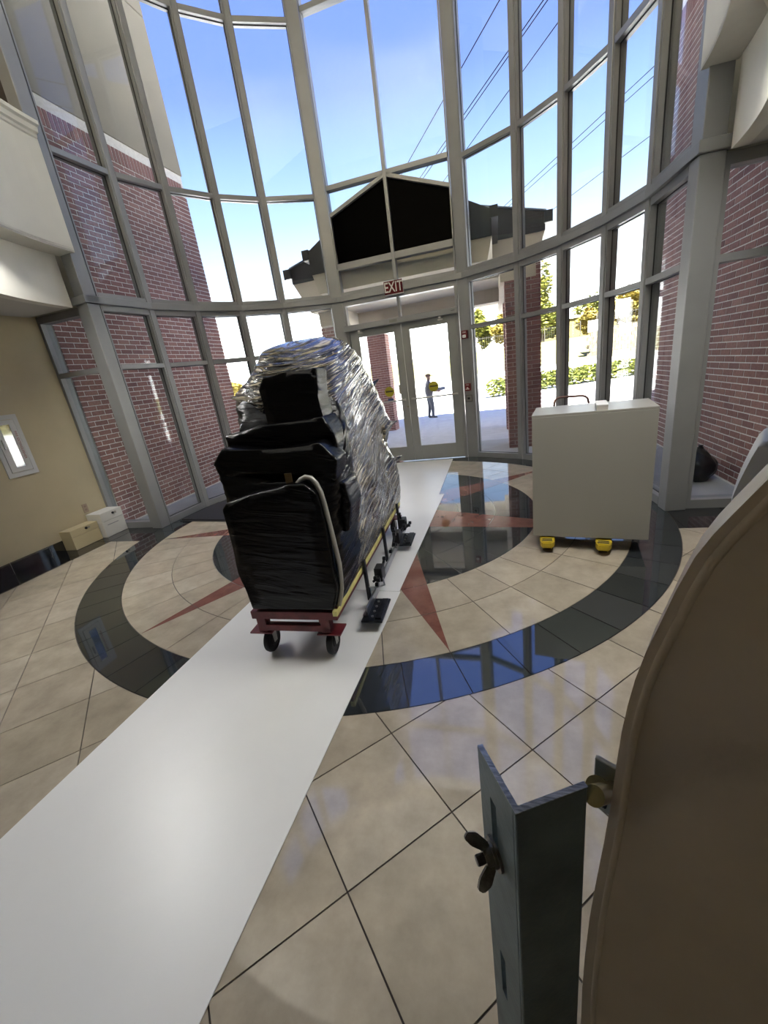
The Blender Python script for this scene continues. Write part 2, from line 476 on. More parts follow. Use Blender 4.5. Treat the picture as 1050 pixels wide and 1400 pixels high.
# ================================================================== CURTAIN WALL
ANG = [-93.6, -76.5, -63.5, -50.3, -37.3, -20.3, 20.3, 37.3, 50.3, 63.5, 76.5, 93.6]
RW, YW = 2.989, -.015
VT = [Vector((RW*math.sin(math.radians(a)), YW+RW*math.cos(math.radians(a)), 0)) for a in ANG]
def facet(i):
    A, B = VT[i], VT[i+1]; t = (B-A).normalized(); nrm = Vector((-t.y, t.x, 0))
    if nrm.dot(A+B) < 0: nrm = -nrm
    return frame(A, t, nrm, Vector((0, 0, 1))), (B-A).length
MW, MD = .062, .16      # mullion face width, depth
def pane(par, M, s0, s1, z0, z1, m=None, d=.075):
    return MB().box((s0, d, z0), (s1, d+.006, z1), M).build('pane', m or M_GLASS, par)
def bay(idx, i, left_off, right_off):
    M, L = facet(i)
    wnd = root('window_%d' % idx, VT[i]+Vector((0, 0, 0)), kind='structure')
    s0, s1 = left_off, L-right_off
    e = .018
    # side frames, thin stops that carry the glass
    f = MB()
    for (za, zb) in ((.0, 2.79), (2.87, TOP)):
        f.box((s0, .012, za), (s0+e, .13, zb), M); f.box((s1-e, .012, za), (s1, .13, zb), M)
    f.build('jamb', M_ALU, wnd)
    def rail(name, z0, z1, d0=.01, d1=.13): return MB().box((s0+e, d0, z0), (s1-e, d1, z1), M, bev=.003, seg=1).build(name, M_ALU, wnd)
    rail('sill', 0.0, .085); rail('transom', 2.062, 2.118); rail('head', 2.725, 2.79)
    MB().box((-.002 if left_off < .1 else 0, -.03, 2.79), (L+.002, .16, 2.872), M, bev=.004, seg=1).build('band', M_ALU, wnd)
    rail('sill', 2.872, 2.925); rail('transom', 4.275, 4.335); rail('transom', 6.335, 6.40); rail('head', TOP-.1, TOP)
    for z0, z1 in ((.085, 2.062), (2.118, 2.725), (2.925, 4.275), (4.335, 6.335), (6.40, TOP-.1)):
        pane(wnd, M, s0+e-.003, s1-e+.003, z0-.003, z1+.003)
        g = MB()   # dark gasket around the pane
        a, b = s0+e, s1-e; t_ = .007
        g.box((a, .064, z0), (a+t_, .074, z1), M); g.box((b-t_, .064, z0), (b, .074, z1), M)
        g.box((a, .064, z0), (b, .074, z0+t_), M); g.box((a, .064, z1-t_), (b, .074, z1), M)
        g.build('gasket', M_ALU_D, wnd)
    return wnd
POSTW = .085
bays = {}
offs = {0: (.17, MW/2), 4: (MW/2, POSTW), 6: (POSTW, MW/2), 10: (MW/2, .17)}
n = 0
for i in range(11):
    if i == 5: continue
    n += 1
    lo, ro = offs.get(i, (MW/2, MW/2))
    bays[i] = bay(n, i, lo, ro)
def vertical(name, k, w, d, parent=None, zr=((0, 2.79), (2.872, TOP))):
    a = math.radians(ANG[k]); t = Vector((math.cos(a), -math.sin(a), 0)); nrm = Vector((math.sin(a), math.cos(a), 0))
    M = frame(VT[k], t, nrm, Vector((0, 0, 1)))
    b = MB()
    for z0, z1 in zr: b.box((-w/2, -.004, z0), (w/2, d, z1), M, bev=.004, seg=1)
    o = b.build(name, M_ALU, parent)
    return o, M
for k in (1, 2, 3, 4, 7, 8, 9, 10):
    vertical('mullion', k, MW, MD, bays[k-1] if k != 7 else bays[6])
# corner posts
for k, sgn, nm, bi in ((0, -1, 'trim_3', 0), (11, 1, 'trim_4', 10)):
    M, L = facet(bi)
    s0, s1 = (0, .15) if k == 0 else (L-.15, L)
    p = root(nm, VT[k], kind='structure')
    MB().box((s0, -.006, 0), (s1, .17, 2.79), M, bev=.004, seg=1).build('post_lower', M_ALU, p)
    MB().box((s0, .0, 2.872), (s1, .16, TOP), M, bev=.004, seg=1).build('post_upper', M_ALU, p)
    MB().box((s0-.03 if k == 0 else s0, -.03, 2.79), (s1 if k == 0 else s1+.03, .2, 2.872), M, bev=.004, seg=1).build('band_return', M_ALU, p)
# strip windows between corner posts and side walls
for sgn, nm in ((-1, 'window_11'), (1, 'window_12')):
    x0, x1 = 3.16, WALLX
    wnd = root(nm, (sgn*x0, YS, 0), kind='structure')
    def B(name, xa, xb, ya, yb, za, zb, m=M_ALU):
        return MB().box((min(sgn*xa, sgn*xb), ya, za), (max(sgn*xa, sgn*xb), yb, zb)).build(name, m, wnd)
    B('jamb', x0, x0+.04, YS-.05, YS+.08, 0, 2.78); B('jamb', x1-.04, x1, YS-.05, YS+.08, 0, 2.78)
    B('sill', x0+.04, x1-.04, YS-.05, YS+.08, 0, .085); B('transom', x0+.04, x1-.04, YS-.05, YS+.08, 2.062, 2.118)
    B('head', x0+.04, x1-.04, YS-.05, YS+.08, 2.70, 2.78)
    B('pane', x0+.037, x1-.037, YS+.01, YS+.016, .082, 2.065, M_GLASS); B('pane', x0+.037, x1-.037, YS+.01, YS+.016, 2.115, 2.703, M_GLASS)
    # upper wall closing the storey above the strip
    B('spandrel', x0-.05, x1, YS-.02, YS+.1, 2.78, 3.42, M_CREAM); B('upper_panel', x0-.05, x1, YS-.02, YS+.1, 3.42, TOP, M_UPPER)  # upper part coloured dark for the unlit storey

# ------------------------------------------------------------------ door bay
M5, L5 = facet(5)
db = root('window_13', VT[5], kind='structure')
def dbox(name, s0, s1, z0, z1, d0, d1, m=M_ALU, parent=None, bev=.003):
    return MB().box((s0, d0, z0), (s1, d1, z1), M5, bev=bev, seg=1).build(name, m, parent or db)
for k in (5, 6): vertical('door_post', k, .172, .17, db)
dbox('band', 0, L5, 2.79, 2.872, -.03, .16)
P0, P1 = .088, L5-.088; MC = L5/2
dbox('sill', P0, P1, 2.872, 2.925, .01, .13)
dbox('rail', P0, P1, 3.25, 3.345, .01, .13)
dbox('transom', P0, P1, 4.345, 4.41, .01, .13)
dbox('transom', P0, P1, 6.42, 6.485, .01, .13)
dbox('head', P0, P1, TOP-.1, TOP, .01, .13)
dbox('mullion', MC-.026, MC+.026, 2.925, TOP-.1, .006, .14)
dbox('jamb', P0, P0+.02, 2.925, TOP-.1, .01, .13); dbox('jamb', P1-.02, P1, 2.925, TOP-.1, .01, .13)
for a, b in ((P0+.02, MC-.026), (MC+.026, P1-.02)):
    pane(db, M5, a-.002, b+.002, 2.923, 3.252); pane(db, M5, a-.002, b+.002, 4.408, 6.422); pane(db, M5, a-.002, b+.002, 6.483, TOP-.098)
    left = a < MC-.5
    zs = 4.02
    # black spandrel panel under the sloping rail, clear corner above it
    if left: blk = [(a, 3.345), (b, 3.345), (b, 4.34), (a, zs)]; clr = [(a, zs), (b, 4.345), (a, 4.345)]
    else: blk = [(a, 3.345), (b, 3.345), (b, zs), (a, 4.34)]; clr = [(a, 4.345), (b, zs), (b, 4.345)]
    MX = M5 @ Matrix(((1, 0, 0, 0), (0, 0, 1, 0), (0, 1, 0, 0), (0, 0, 0, 1)))
    MB().prism(blk, .07, .09, MX).build('spandrel_panel', M_BLACKGLASS, db)
    MB().prism(clr, .075, .081, MX).build('pane', M_GLASS, db)
    p, q = ((a, zs), (b, 4.345)) if left else ((a, 4.345), (b, zs))
    v = Vector((q[0]-p[0], q[1]-p[1])).normalized(); nn = Vector((-v.y, v.x))*.025
    MB().prism([(p[0]-nn.x, p[1]-nn.y), (q[0]-nn.x, q[1]-nn.y), (q[0]+nn.x, q[1]+nn.y), (p[0]+nn.x, p[1]+nn.y)], .01, .13, MX).build('sloping_rail', M_ALU, db)
# below the band: transom lights and door frame
dbox('head', P0, P1, 2.715, 2.79, .01, .13)
dbox('jamb', P0, P0+.045, 0, 2.715, .01, .13); dbox('jamb', P1-.045, P1, 0, 2.715, .01, .13)
dbox('mullion', MC-.02, MC+.02, 2.40, 2.715, .012, .13)
dbox('transom', P0+.045, P1-.045, 2.33, 2.41, .02, .13)
for a, b in ((P0+.045, MC-.02), (MC+.02, P1-.045)): pane(db, M5, a-.002, b+.002, 2.408, 2.717)
# automatic operator box above the doors
op = root('trim_5', M5 @ Vector((MC, 0, 2.32)), kind='structure')
dbox('operator_cover', .078, L5-.10, 2.318, 2.408, -.085, .02, M_ALU, op, .006)
dbox('nameplate', L5-.2, L5-.14, 2.36, 2.372, -.0875, -.084, mat('grey_print', (.12, .12, .12), .5), op, 0)
dbox('sensor_window', MC-.16, MC-.03, 2.345, 2.385, -.0875, -.084, mat('sensor_grey', (.2, .2, .18), .35), op, 0)
M_DOOR = mat('door_aluminium', (.30, .305, .29), .42, .4, .5, var=.04, vscale=3)
doors = []
for idx, (a, b, ga, gb) in enumerate(((P0+.048, MC-.003, .285, .905), (MC+.003, P1-.048, L5-.905, L5-.285))):
    d = root('door_%d' % (idx+1), M5 @ Vector(((a+b)/2, .05, 0)), kind='structure'); doors.append(d)
    z0, zt, zb = .012, 2.325, .27
    MB().box((a, .04, z0), (ga, .085, zt), M5, bev=.003, seg=1).build('stile', M_DOOR, d)
    MB().box((gb, .04, z0), (b, .085, zt), M5, bev=.003, seg=1).build('stile', M_DOOR, d)
    MB().box((ga, .04, z0), (gb, .085, zb), M5, bev=.003, seg=1).build('bottom_rail', M_DOOR, d)
    MB().box((ga, .04, 2.21), (gb, .085, zt), M5, bev=.003, seg=1).build('top_rail', M_DOOR, d)
    MB().box((ga-.004, .06, zb-.004), (gb+.004, .066, 2.214), M5).build('pane', M_GLASS, d)
    # push bar
    br = MB().box((a+.05, -.012, 1.085), (b-.05, .012, 1.112), M5, bev=.006).build('push_bar', mat('bar_steel', (.45, .44, .42), .3, .9), d)
    MB().box((a+.05, .01, 1.075), (a+.09, .045, 1.122), M5).box((b-.09, .01, 1.075), (b-.05, .045, 1.122), M5).build('bracket', M_DOOR, br)
    # closer arm
    sm = (a+b)/2 + (-.25 if idx == 0 else .2)
    MB().box((sm-.04, -.02, 2.265), (sm+.04, .04, 2.285), M5, bev=.004).box((sm-.02, -.07, 2.285), (sm+.02, .02, 2.32), M5, bev=.004).build('closer_arm', mat('closer_white', (.75, .74, .7), .4), d)
# exterior pull plate on the meeting stile of the first leaf, lock cylinder
MB().box((.868, .086, 1.20), (.925, .11, 1.36), M5, bev=.004).build('pull_plate', mat('brass_plate', (.42, .36, .2), .4, .7), doors[0])
MB().cyl(M5 @ Vector((MC-.03, .03, .98)), M5 @ Vector((MC-.03, .05, .98)), .017, 16).build('lock_cylinder', mat('steel_bright', (.7, .7, .68), .2, 1.), doors[0])
# round yellow stickers on the glass
M_YSTICK = mat('yellow_sticker', (.42, .36, .02), .5)
for dd, s, z in ((doors[1], 1.485, 1.262), (doors[0], .70, 1.262)):
    o = MB().cyl(M5 @ Vector((s, .0585, z)), M5 @ Vector((s, .0598, z)), .085, 32).build('round_sticker', M_YSTICK, dd)
    tag(o, 'round yellow sticker on the glass')
    MB().box((s-.065, .0578, z-.008), (s+.065, .0586, z+.018), M5).build('dark_band', mat('sticker_print', (.07, .055, .01), .6), dd)
MB().box((.66, .0578, 1.09), (.76, .0588, 1.145), M5).build('blue_sticker', mat('blue_sticker', (.02, .05, .14), .5), doors[0])

# ================================================================== EXIT SIGN and devices on the post
ex = root('exit_sign', M5 @ Vector((1.007, -.06, 2.745)), 'red exit sign with white letters above the double doors', 'sign')
MB().box((.855, -.085, 2.742), (1.16, -.033, 2.938), M5, bev=.004).build('housing', mat('exit_white', (.7, .68, .64), .5), ex)
MB().box((.857, -.0885, 2.752), (1.158, -.0848, 2.936), M5).build('face', mat('exit_red', (.10, .004, .007), .5, spec=.2), ex)
MT = M5 @ T(1.0075, -.0895, 2.842) @ RX(PI/2) @ Matrix.Diagonal((.72, 1, 1, 1))
text_mesh('lettering', 'EXIT', .205, MT, mat('exit_letters', (.6, .58, .54), .5), ex, .0008, bold=.002)
# red fire strobe, red pull station, card reader on the right door post
a = math.radians(ANG[6]); t6 = Vector((math.cos(a), -math.sin(a), 0)); n6 = Vector((math.sin(a), math.cos(a), 0))
MP = frame(VT[6], t6, n6, Vector((0, 0, 1)))
fs = root('fire_strobe', MP @ Vector((.01, -.03, 1.93)), 'red wall strobe with clear lens high on the door post', 'alarm')
M_FRED = mat('alarm_red', (.15, .008, .011), .35)
MB().box((-.05, -.05, 1.93), (.05, -.005, 2.055), MP, bev=.008).build('housing', M_FRED, fs)
MB().box((-.03, -.075, 1.945), (.03, -.049, 1.99), MP, bev=.012).build('lens', mat('clear_lens', (.8, .8, .78), .15), fs)
text_mesh('lettering', 'FIRE', .03, MP @ T(0, -.051, 2.025) @ RX(PI/2), mat('alarm_white', (.7, .65, .62), .5), fs, .0006)
ps = root('pull_station', MP @ Vector((.01, -.03, 1.12)), 'red fire pull station with white handle above the card reader', 'alarm')
MB().box((-.045, -.05, 1.125), (.045, -.005, 1.245), MP, bev=.006).build('housing', M_FRED, ps)
MB().box((-.012, -.062, 1.15), (.012, -.05, 1.185), MP).box((-.03, -.062, 1.15), (.03, -.05, 1.162), MP).build('handle', mat('alarm_white', (.7, .65, .62), .5), ps)
text_mesh('lettering', 'FIRE', .03, MP @ T(0, -.051, 1.22) @ RX(PI/2), mat('alarm_white', (.7, .65, .62), .5), ps, .0006)
cd = root('card_reader', MP @ Vector((.0, -.02, .96)), 'square grey wall plate with black reader below the pull station', 'reader')
MB().box((-.058, -.018, .945), (.058, -.005, 1.06), MP, bev=.006).build('plate', mat('bronze_plate', (.13, .125, .115), .4, .5), cd)
MB().box((-.046, -.022, .957), (.046, -.017, 1.048), MP, bev=.004).build('bezel', mat('reader_grey', (.25, .24, .22), .4), cd)
MB().box((-.022, -.03, .985), (.022, -.021, 1.02), MP, bev=.003).build('reader', mat('black_plastic', (.008, .008, .008), .35), cd)

# ================================================================== EXTERIOR GROUND AND WALLS
M_CONC = mat('concrete', (.42, .41, .40), .85, var=.06, vscale=3, bump=.1, bscale=80)
M_ASPH = mat('asphalt', (.58, .58, .59), .9, var=.07, vscale=6, bump=.2, bscale=120)
M_GRASS = mat('dry_grass', (.14, .125, .05), .95, col2=(.10, .105, .035), vscale=.6, bump=.4, bscale=30)
ap = [(-14, .02)] + [(3.17*math.sin(math.radians(a)), 3.17*math.cos(math.radians(a))) for a in range(-89, 90, 3)] + [(14, .02), (14, 4.3), (-14, 4.3)]
o = MB().prism(ap, -.3, -.012).build('floor_apron', M_CONC); tag(o, kind='structure')
def gz(y): return -.012 if y < 4.3 else (-.05-.35*min(1, (y-4.3)/9.7))
bm = bmesh.new()
ys = [4.3, 7, 10, 14, 30, 58]; rows = []
for y in ys: rows.append([bm.verts.new((x, y, gz(y)-.04 if y == 4.3 else gz(y))) for x in (-90, -20, 0, 20, 90)])
for a, b in zip(rows, rows[1:]):
    for k in range(4): bm.faces.new((a[k], a[k+1], b[k+1], b[k]))
g = MB(); g.bm.free(); g.bm = bm
o = g.build('floor_driveway', M_ASPH); tag(o, kind='structure')
g = MB()
for y0, y1, z0, z1 in ((58, 72, -.4, 2.8), (72, 130, 2.8, 3.4)):
    a = [g.bm.verts.new(v) for v in ((-120, y0, z0), (120, y0, z0), (120, y1, z1), (-120, y1, z1))]; g.bm.faces.new(a)
bmesh.ops.remove_doubles(g.bm, verts=g.bm.verts, dist=.001)
o = g.build('floor_bank', M_GRASS); tag(o, kind='structure')
o = MB().box((-90, 50, -.42), (90, 56, -.36)).build('floor_street', mat('street_pale', (.5, .49, .47), .9)); tag(o, kind='structure')

def project(p):
    d = Vector(p)-CAM; z = d.dot(fx)
    if z < .05: return None
    return (525+F_PX*d.dot(rx)/z, 700-F_PX*d.dot(ux)/z)
def px_dir(px, py): return (fx+rx*((px-525)/F_PX)+ux*((700-py)/F_PX))
def at_z(px, py, z):
    d = px_dir(px, py); return CAM+d*((z-CAM.z)/d.z)
def at_y(px, py, y):
    d = px_dir(px, py); return CAM+d*((y-CAM.y)/d.y)

BL, BH, JT = .194, .0575, .010
def brick_mesh(dx, dy, dz):
    b = MB().box((-dx/2, -dy/2, -dz/2), (dx/2, dy/2, dz/2), bev=.003, seg=1)
    me = bpy.data.meshes.new('brick'); b.bm.to_mesh(me); b.bm.free(); me.materials.append(M_BRICK); return me
def brick_wall(name, x, sgn, y0, y1, ztop, limit=300):
    """wing wall facing the bay: plane x, bricks proud towards the bay (direction -sgn)"""
    xs = sorted((x, x+sgn*.35))
    wall = MB().box((xs[0], y0, -.3), (xs[1], y1, ztop+.3)).build(name, M_MORTAR); tag(wall, kind='structure')
    full = brick_mesh(.016, BL, BH); half_ = brick_mesh(.016, BL/2-.005, BH); sold = brick_mesh(.02, BH, BL)
    items = []
    rows = int(ztop/(BH+JT))
    for r in range(rows):
        zc = .004+(r+.5)*(BH+JT); off = 0 if r % 2 == 0 else -(BL+JT)/2
        y = y0+off
        while y < y1-.02:
            a, b = max(y, y0), min(y+BL, y1)
            if b-a > BL*.8: items.append((full, (a+b)/2, zc))
            elif b-a > .05: items.append((half_, (a+b)/2, zc))
            y += BL+JT
    y = y0
    while y < y1-BH:
        items.append((sold, y+BH/2, rows*(BH+JT)+.004+BL/2+.005)); y += BH+JT
    sc = []
    for it in items:
        p = [project((x, it[1]+dy, it[2]+dz)) for dy, dz in ((-.1, -.03), (.1, -.03), (.1, .03), (-.1, .03))]
        if any(q is None or not (-10 < q[0] < 1060 and -10 < q[1] < 1410) for q in p): sc.append(-1); continue
        sc.append(abs(sum(p[i][0]*p[(i+1) % 4][1]-p[(i+1) % 4][0]*p[i][1] for i in range(4))))
    order = sorted(range(len(items)), key=lambda i: -sc[i])
    bx = x+sgn*.0045
    rest = bmesh.new()
    for rank, i in enumerate(order):
        me, yc, zc = items[i]
        if rank < limit and sc[i] > 0:
            o = bpy.data.objects.new('brick', me); C.objects.link(o); o.location = (bx, yc, zc); o.parent = wall
        else:
            k = len(rest.verts); rest.from_mesh(me); rest.verts.ensure_lookup_table()
            for v in rest.verts[k:]: v.co += Vector((bx, yc, zc))
    g = MB(); g.bm.free(); g.bm = rest
    o = g.build('bricks', M_BRICK_S, wall); tag(o, kind='stuff')
    return wall
# the joined bricks take their shade from a cell noise laid out on the courses
def stuff_brick():
    mt = bpy.data.materials.new('brick_joined'); mt.use_nodes = True; n = mt.node_tree; b = n.nodes['Principled BSDF']
    g = n.nodes.new('ShaderNodeNewGeometry'); r1 = n.nodes.new('ShaderNodeValToRGB')
    els = r1.color_ramp.elements
    cols = [(.235, .112, .10), (.29, .142, .125), (.21, .10, .094), (.33, .175, .155)]
    while len(els) < 4: els.new(.5)
    for i, c in enumerate(cols): els[i].position = i/3; els[i].color = (*c, 1)
    n.links.new(g.outputs['Random Per Island'], r1.inputs[0]); n.links.new(r1.outputs[0], b.inputs['Base Color'])
    b.inputs['Roughness'].default_value = .85
    return mt
M_BRICK_S = stuff_brick()
YE = 3.44
bwl = brick_wall('wall_exterior_left', -3.86, -1, YS+.12, YE, 5.12)
bwr = brick_wall('wall_exterior_right', 3.84, 1, YS+.12, YE, 5.12)
for sgn, par, x in ((-1, bwl, 3.86), (1, bwr, 3.84)):
    xs = sorted((sgn*(x-.02), sgn*(x+.4)))
    for k, (z0, z1) in enumerate(((5.40, 7.55), (7.565, TOP+.4))):
        MB().box((xs[0], YS+.12, z0), (xs[1], YE+.02, z1), bev=.006, seg=1).build('stucco_panel', M_STUCCO, par)

def brick_column(par, x0, x1, y0, y1, z0, z1):
    core = MB().box((x0+.012, y0+.012, z0), (x1-.012, y1-.012, z1)).build('column', M_MORTAR, par)
    b = MB(); r = 0; z = z0+.004
    while z+BH < z1:
        off = 0 if r % 2 == 0 else -(BL+JT)/2
        for fixed, a0, a1, ax in ((y0, x0, x1, 0), (y1, x0, x1, 0), (x0, y0, y1, 1), (x1, y0, y1, 1)):
            p = a0+off
            while p < a1-.02:
                s, e = max(p, a0), min(p+BL, a1)
                if e-s > .03:
                    if ax == 0: b.box((s, fixed-.002 if fixed == y0 else fixed-.05, z), (e, fixed+.05 if fixed == y0 else fixed+.002, z+BH))
                    else: b.box((fixed-.002 if fixed == x0 else fixed-.05, s, z), (fixed+.05 if fixed == x0 else fixed+.002, e, z+BH))
                p += BL+JT
        z += BH+JT; r += 1
    o = b.build('bricks', M_BRICK_S, core); tag(o, kind='stuff')
M_DKMETAL = mat('dark_roof_metal', (.018, .022, .028), .45, .3, var=.1)
M_ROOF = mat('blue_grey_roof', (.16, .19, .24), .4, .4)
M_PORT = mat('portico_paint', (.52, .46, .36), .85, var=.05, vscale=1.2)
po = root('entrance_canopy', (0, 5.5, -.1), 'gabled entrance canopy on red brick columns outside the glass doors', 'canopy')
MV = Matrix(((1, 0, 0, 0), (0, 0, 1, 0), (0, 1, 0, 0), (0, 0, 0, 1)))   # prism drawn in xz, extruded along y
MB().prism([(-1.5, 3.67), (0, 4.47), (1.5, 3.67), (1.5, 3.33), (-1.5, 3.33)], 3.02, 4.62, MV).build('link_roof', M_DKMETAL, po)
MB().prism([(-1.42, 3.02), (1.42, 3.02), (1.5, 3.335), (-1.5, 3.335)], 3.06, 4.62, MV).build('link_soffit', M_PORT, po)
MB().box((1.48, 2.99, 3.55), (1.6, 4.62, 3.7)).build('gutter', M_DKMETAL, po)
MB().box((-1.6, 2.99, 3.55), (-1.48, 4.62, 3.7)).build('gutter', M_DKMETAL, po)
MB().prism([(-2.6, 3.88), (0, 4.52), (2.42, 3.88), (2.42, 3.60), (-2.6, 3.60)], 4.62, 9.2, MV).build('canopy_roof', M_DKMETAL, po)
MB().prism([(-2.62, 3.885), (0, 4.53), (2.44, 3.885), (2.44, 3.91), (0, 4.56), (-2.62, 3.91)], 4.6, 9.22, MV).build('roof_sheet', M_ROOF, po)
MB().box((2.40, 4.55, 3.70), (2.54, 9.2, 3.88)).build('gutter', M_DKMETAL, po)
MB().box((-2.74, 4.55, 3.70), (-2.58, 9.2, 3.88)).build('gutter', M_DKMETAL, po)
MB().prism([(-2.3, 3.0), (2.22, 3.0), (2.42, 3.61), (-2.6, 3.61)], 4.64, 9.1, MV).build('canopy_soffit', M_PORT, po)
MB().box((-1.7, 5.9, 2.73), (1.7, 6.3, 3.01)).build('cross_beam', M_PORT, po)
MB().box((1.6, 3.35, 2.72), (2.15, 8.9, 3.02)).build('side_beam', M_PORT, po)
MB().box((-2.2, 4.8, 2.72), (-1.65, 8.9, 3.02)).build('side_beam', M_PORT, po)
brick_column(po, 1.67, 2.22, 3.36, 3.9, -.02, 2.95)
brick_column(po, 1.69, 2.2, 6.16, 6.65, -.2, 2.72)
brick_column(po, -2.2, -1.66, 4.8, 5.3, -.15, 2.72)
brick_column(po, -2.24, -1.67, 8.4, 8.9, -.3, 2.72)

# ------------------------------------------------------------------ planting and far things
def leaf_cloud(blobs, count, size, seed, flat=.0):
    rnd = random.Random(seed); bm = bmesh.new()
    tot = sum(b[3]*b[4]*b[5] for b in blobs)
    for b in blobs:
        k = int(count*b[3]*b[4]*b[5]/tot)
        for _ in range(k):
            while True:
                v = Vector((rnd.uniform(-1, 1), rnd.uniform(-1, 1), rnd.uniform(-1, 1)))
                if .35 < v.length < 1: break
            c = Vector((b[0]+v.x*b[3], b[1]+v.y*b[4], b[2]+v.z*b[5]))
            s = size*rnd.uniform(.6, 1.3)
            q = Matrix.Rotation(rnd.uniform(0, 2*PI), 3, 'Z') @ Matrix.Rotation(rnd.uniform(-1.2, 1.2), 3, 'X')
            bm.faces.new([bm.verts.new(c+q @ Vector(p)) for p in ((-s, 0, 0), (0, -.5*s, .15*s), (s, 0, 0), (0, .5*s, .15*s))])
    g = MB(); g.bm.free(); g.bm = bm; return g
def leaf_mat(name, c1, c2):
    mt = bpy.data.materials.new(name); mt.use_nodes = True; n = mt.node_tree; b = n.nodes['Principled BSDF']
    g = n.nodes.new('ShaderNodeNewGeometry'); r1 = n.nodes.new('ShaderNodeValToRGB')
    r1.color_ramp.elements[0].color = (*c1, 1); r1.color_ramp.elements[1].color = (*c2, 1)
    n.links.new(g.outputs['Random Per Island'], r1.inputs[0]); n.links.new(r1.outputs[0], b.inputs['Base Color'])
    b.inputs['Roughness'].default_value = .7; b.inputs['Specular IOR Level'].default_value = .2
    return mt
M_LEAF = leaf_mat('leaf_green', (.05, .066, .012), (.19, .18, .035))
M_LEAFY = leaf_mat('leaf_yellow', (.13, .10, .02), (.24, .19, .045))
M_HEDGE = leaf_mat('leaf_hedge', (.03, .045, .008), (.13, .14, .026))
M_BARK = mat('bark', (.12, .085, .06), .9, var=.2, vscale=10)
def far(az, dist, z=0.):
    a = math.radians(az); return Vector((CAM.x+dist*math.sin(a), CAM.y+dist*math.cos(a), z))
def tree(az, dist, zb, h, w, label, m, seed, count=2600, size=.5, conic=False, name='tree'):
    p = far(az, dist, zb); rnd = random.Random(seed)
    t = root(name, p, label, 'tree')
    MB().cyl(p, p+Vector((0, 0, h*.6)), .02*h, 10, .008*h).build('trunk', M_BARK, t)
    blobs = []
    for k in range(11):
        f = k/10; rz = h*(.16+.76*f)
        ww = w*(1.05-f*.85 if conic else math.sin(PI*(.18+.72*f)))*.62
        a = rnd.uniform(0, 6.28); r = ww*.45
        blobs.append((p.x+r*math.cos(a), p.y+r*math.sin(a), zb+rz, ww, ww, h*.13))
    o = leaf_cloud(blobs, count, size, seed).build('foliage', m, t, recalc=False); tag(o, kind='stuff')
    return t
tree(5.7, 85, 2.9, 13.0, 5.2, 'tall yellow-green tree behind the iron fence', M_LEAF, 1, 3600, .42, True)
tree(-1.6, 88, 3.0, 7.6, 3.0, 'low rounded tree behind the fence seen beside the brick column', M_LEAF, 2, 2200, .45)
tree(1.2, 83, 3.0, 6.6, 3.0, 'spreading golden tree behind the fence seen next to the door post', M_LEAFY, 3, 2200, .45)
tree(10.6, 82, 3.0, 4.2, 2.4, 'low golden bush at the gable of the yellow building', M_LEAFY, 4, 1800, .4, name='bush')
tree(11.2, 118, 3.2, 9.0, 7.0, 'dark green tree rising behind the yellow building', M_LEAF, 5, 2400, .5)
tree(14.9, 90, 3.2, 6.8, 4.4, 'broad golden-green tree above the retaining wall', M_LEAFY, 6, 2600, .5)
tree(19.5, 96, 3.2, 8.5, 5.0, 'dense green tree at the end of the retaining wall', M_LEAF, 7, 2200, .5)
tree(25, 62, 1.5, 9, 5, 'round green tree beyond the right-hand brick wall', M_LEAF, 8, 2200, .5)
tree(36, 62, 1.5, 10, 6, 'large golden tree farther along the street', M_LEAFY, 9, 2200, .5)
tree(50, 46, 1.0, 10, 5, 'tall golden tree past the corner of the brick wall', M_LEAFY, 10, 2200, .5)
tree(68, 40, .5, 11, 6, 'tallest golden tree on the right-hand lot', M_LEAFY, 11, 2200, .5)
tree(-35.0, 60, -.4, 4.0, 5, 'yellow tree behind the parked white car', M_LEAFY, 12, 1800, .4)
# clipped hedge along the drive
h0, h1 = at_z(676, 543, -.4), at_z(905, 507, -.4)
hd = root('hedge', (h0+h1)/2, 'clipped green hedge along the driveway', 'hedge')
blobs = []
rnd = random.Random(5)
for k in range(26):
    c = h0.lerp(h1, k/25)
    blobs.append((c.x, c.y, c.z+.48+rnd.uniform(-.05, .05), .42, .5, .5))
o = leaf_cloud(blobs, 9000, .1, 44).build('foliage', M_HEDGE, hd, recalc=False); tag(o, kind='stuff')
for k in range(13):
    c = h0.lerp(h1, k/12); MB().cyl(c+Vector((0, 0, -.05)), c+Vector((0, 0, .4)), .03, 6).build('stem', M_BARK, hd)
# iron fence on the bank
M_IRON = mat('fence_iron', (.03, .027, .022), .6, .3)
def fence(azs, dist, zb, h, label, step=.35):
    p0, p1 = far(azs[0], dist/math.cos(math.radians(azs[0])), zb), far(azs[1], dist/math.cos(math.radians(azs[1])), zb)
    f = root('iron_fence', (p0+p1)/2, label, 'fence')
    L = (p1-p0).length; n = int(L/2.4)
    post = None
    for k in range(n+1):
        c = p0.lerp(p1, k/n)
        MB().box((c.x-.06, c.y-.06, zb-.1), (c.x+.06, c.y+.06, zb+h+.15)).build('post', M_IRON, f)
    for z in (zb+.2, zb+h-.25):
        MB().cyl(p0+Vector((0, 0, z-zb)), p1+Vector((0, 0, z-zb)), .035, 6).build('rail', M_IRON, f)
    k = int(L/step); b = MB()
    for i in range(k):
        c = p0.lerp(p1, i/k); b.box((c.x-.018, c.y-.018, zb), (c.x+.018, c.y+.018, zb+h))
    o = b.build('pickets', M_IRON, f); tag(o, kind='stuff')
fence((-6, 9.8), 76.5, 2.8, 2.2, 'black iron picket fence along the top of the grass bank')
fence((11.5, 22), 66, 3.3, 1.9, 'taller iron fence standing on the retaining wall')
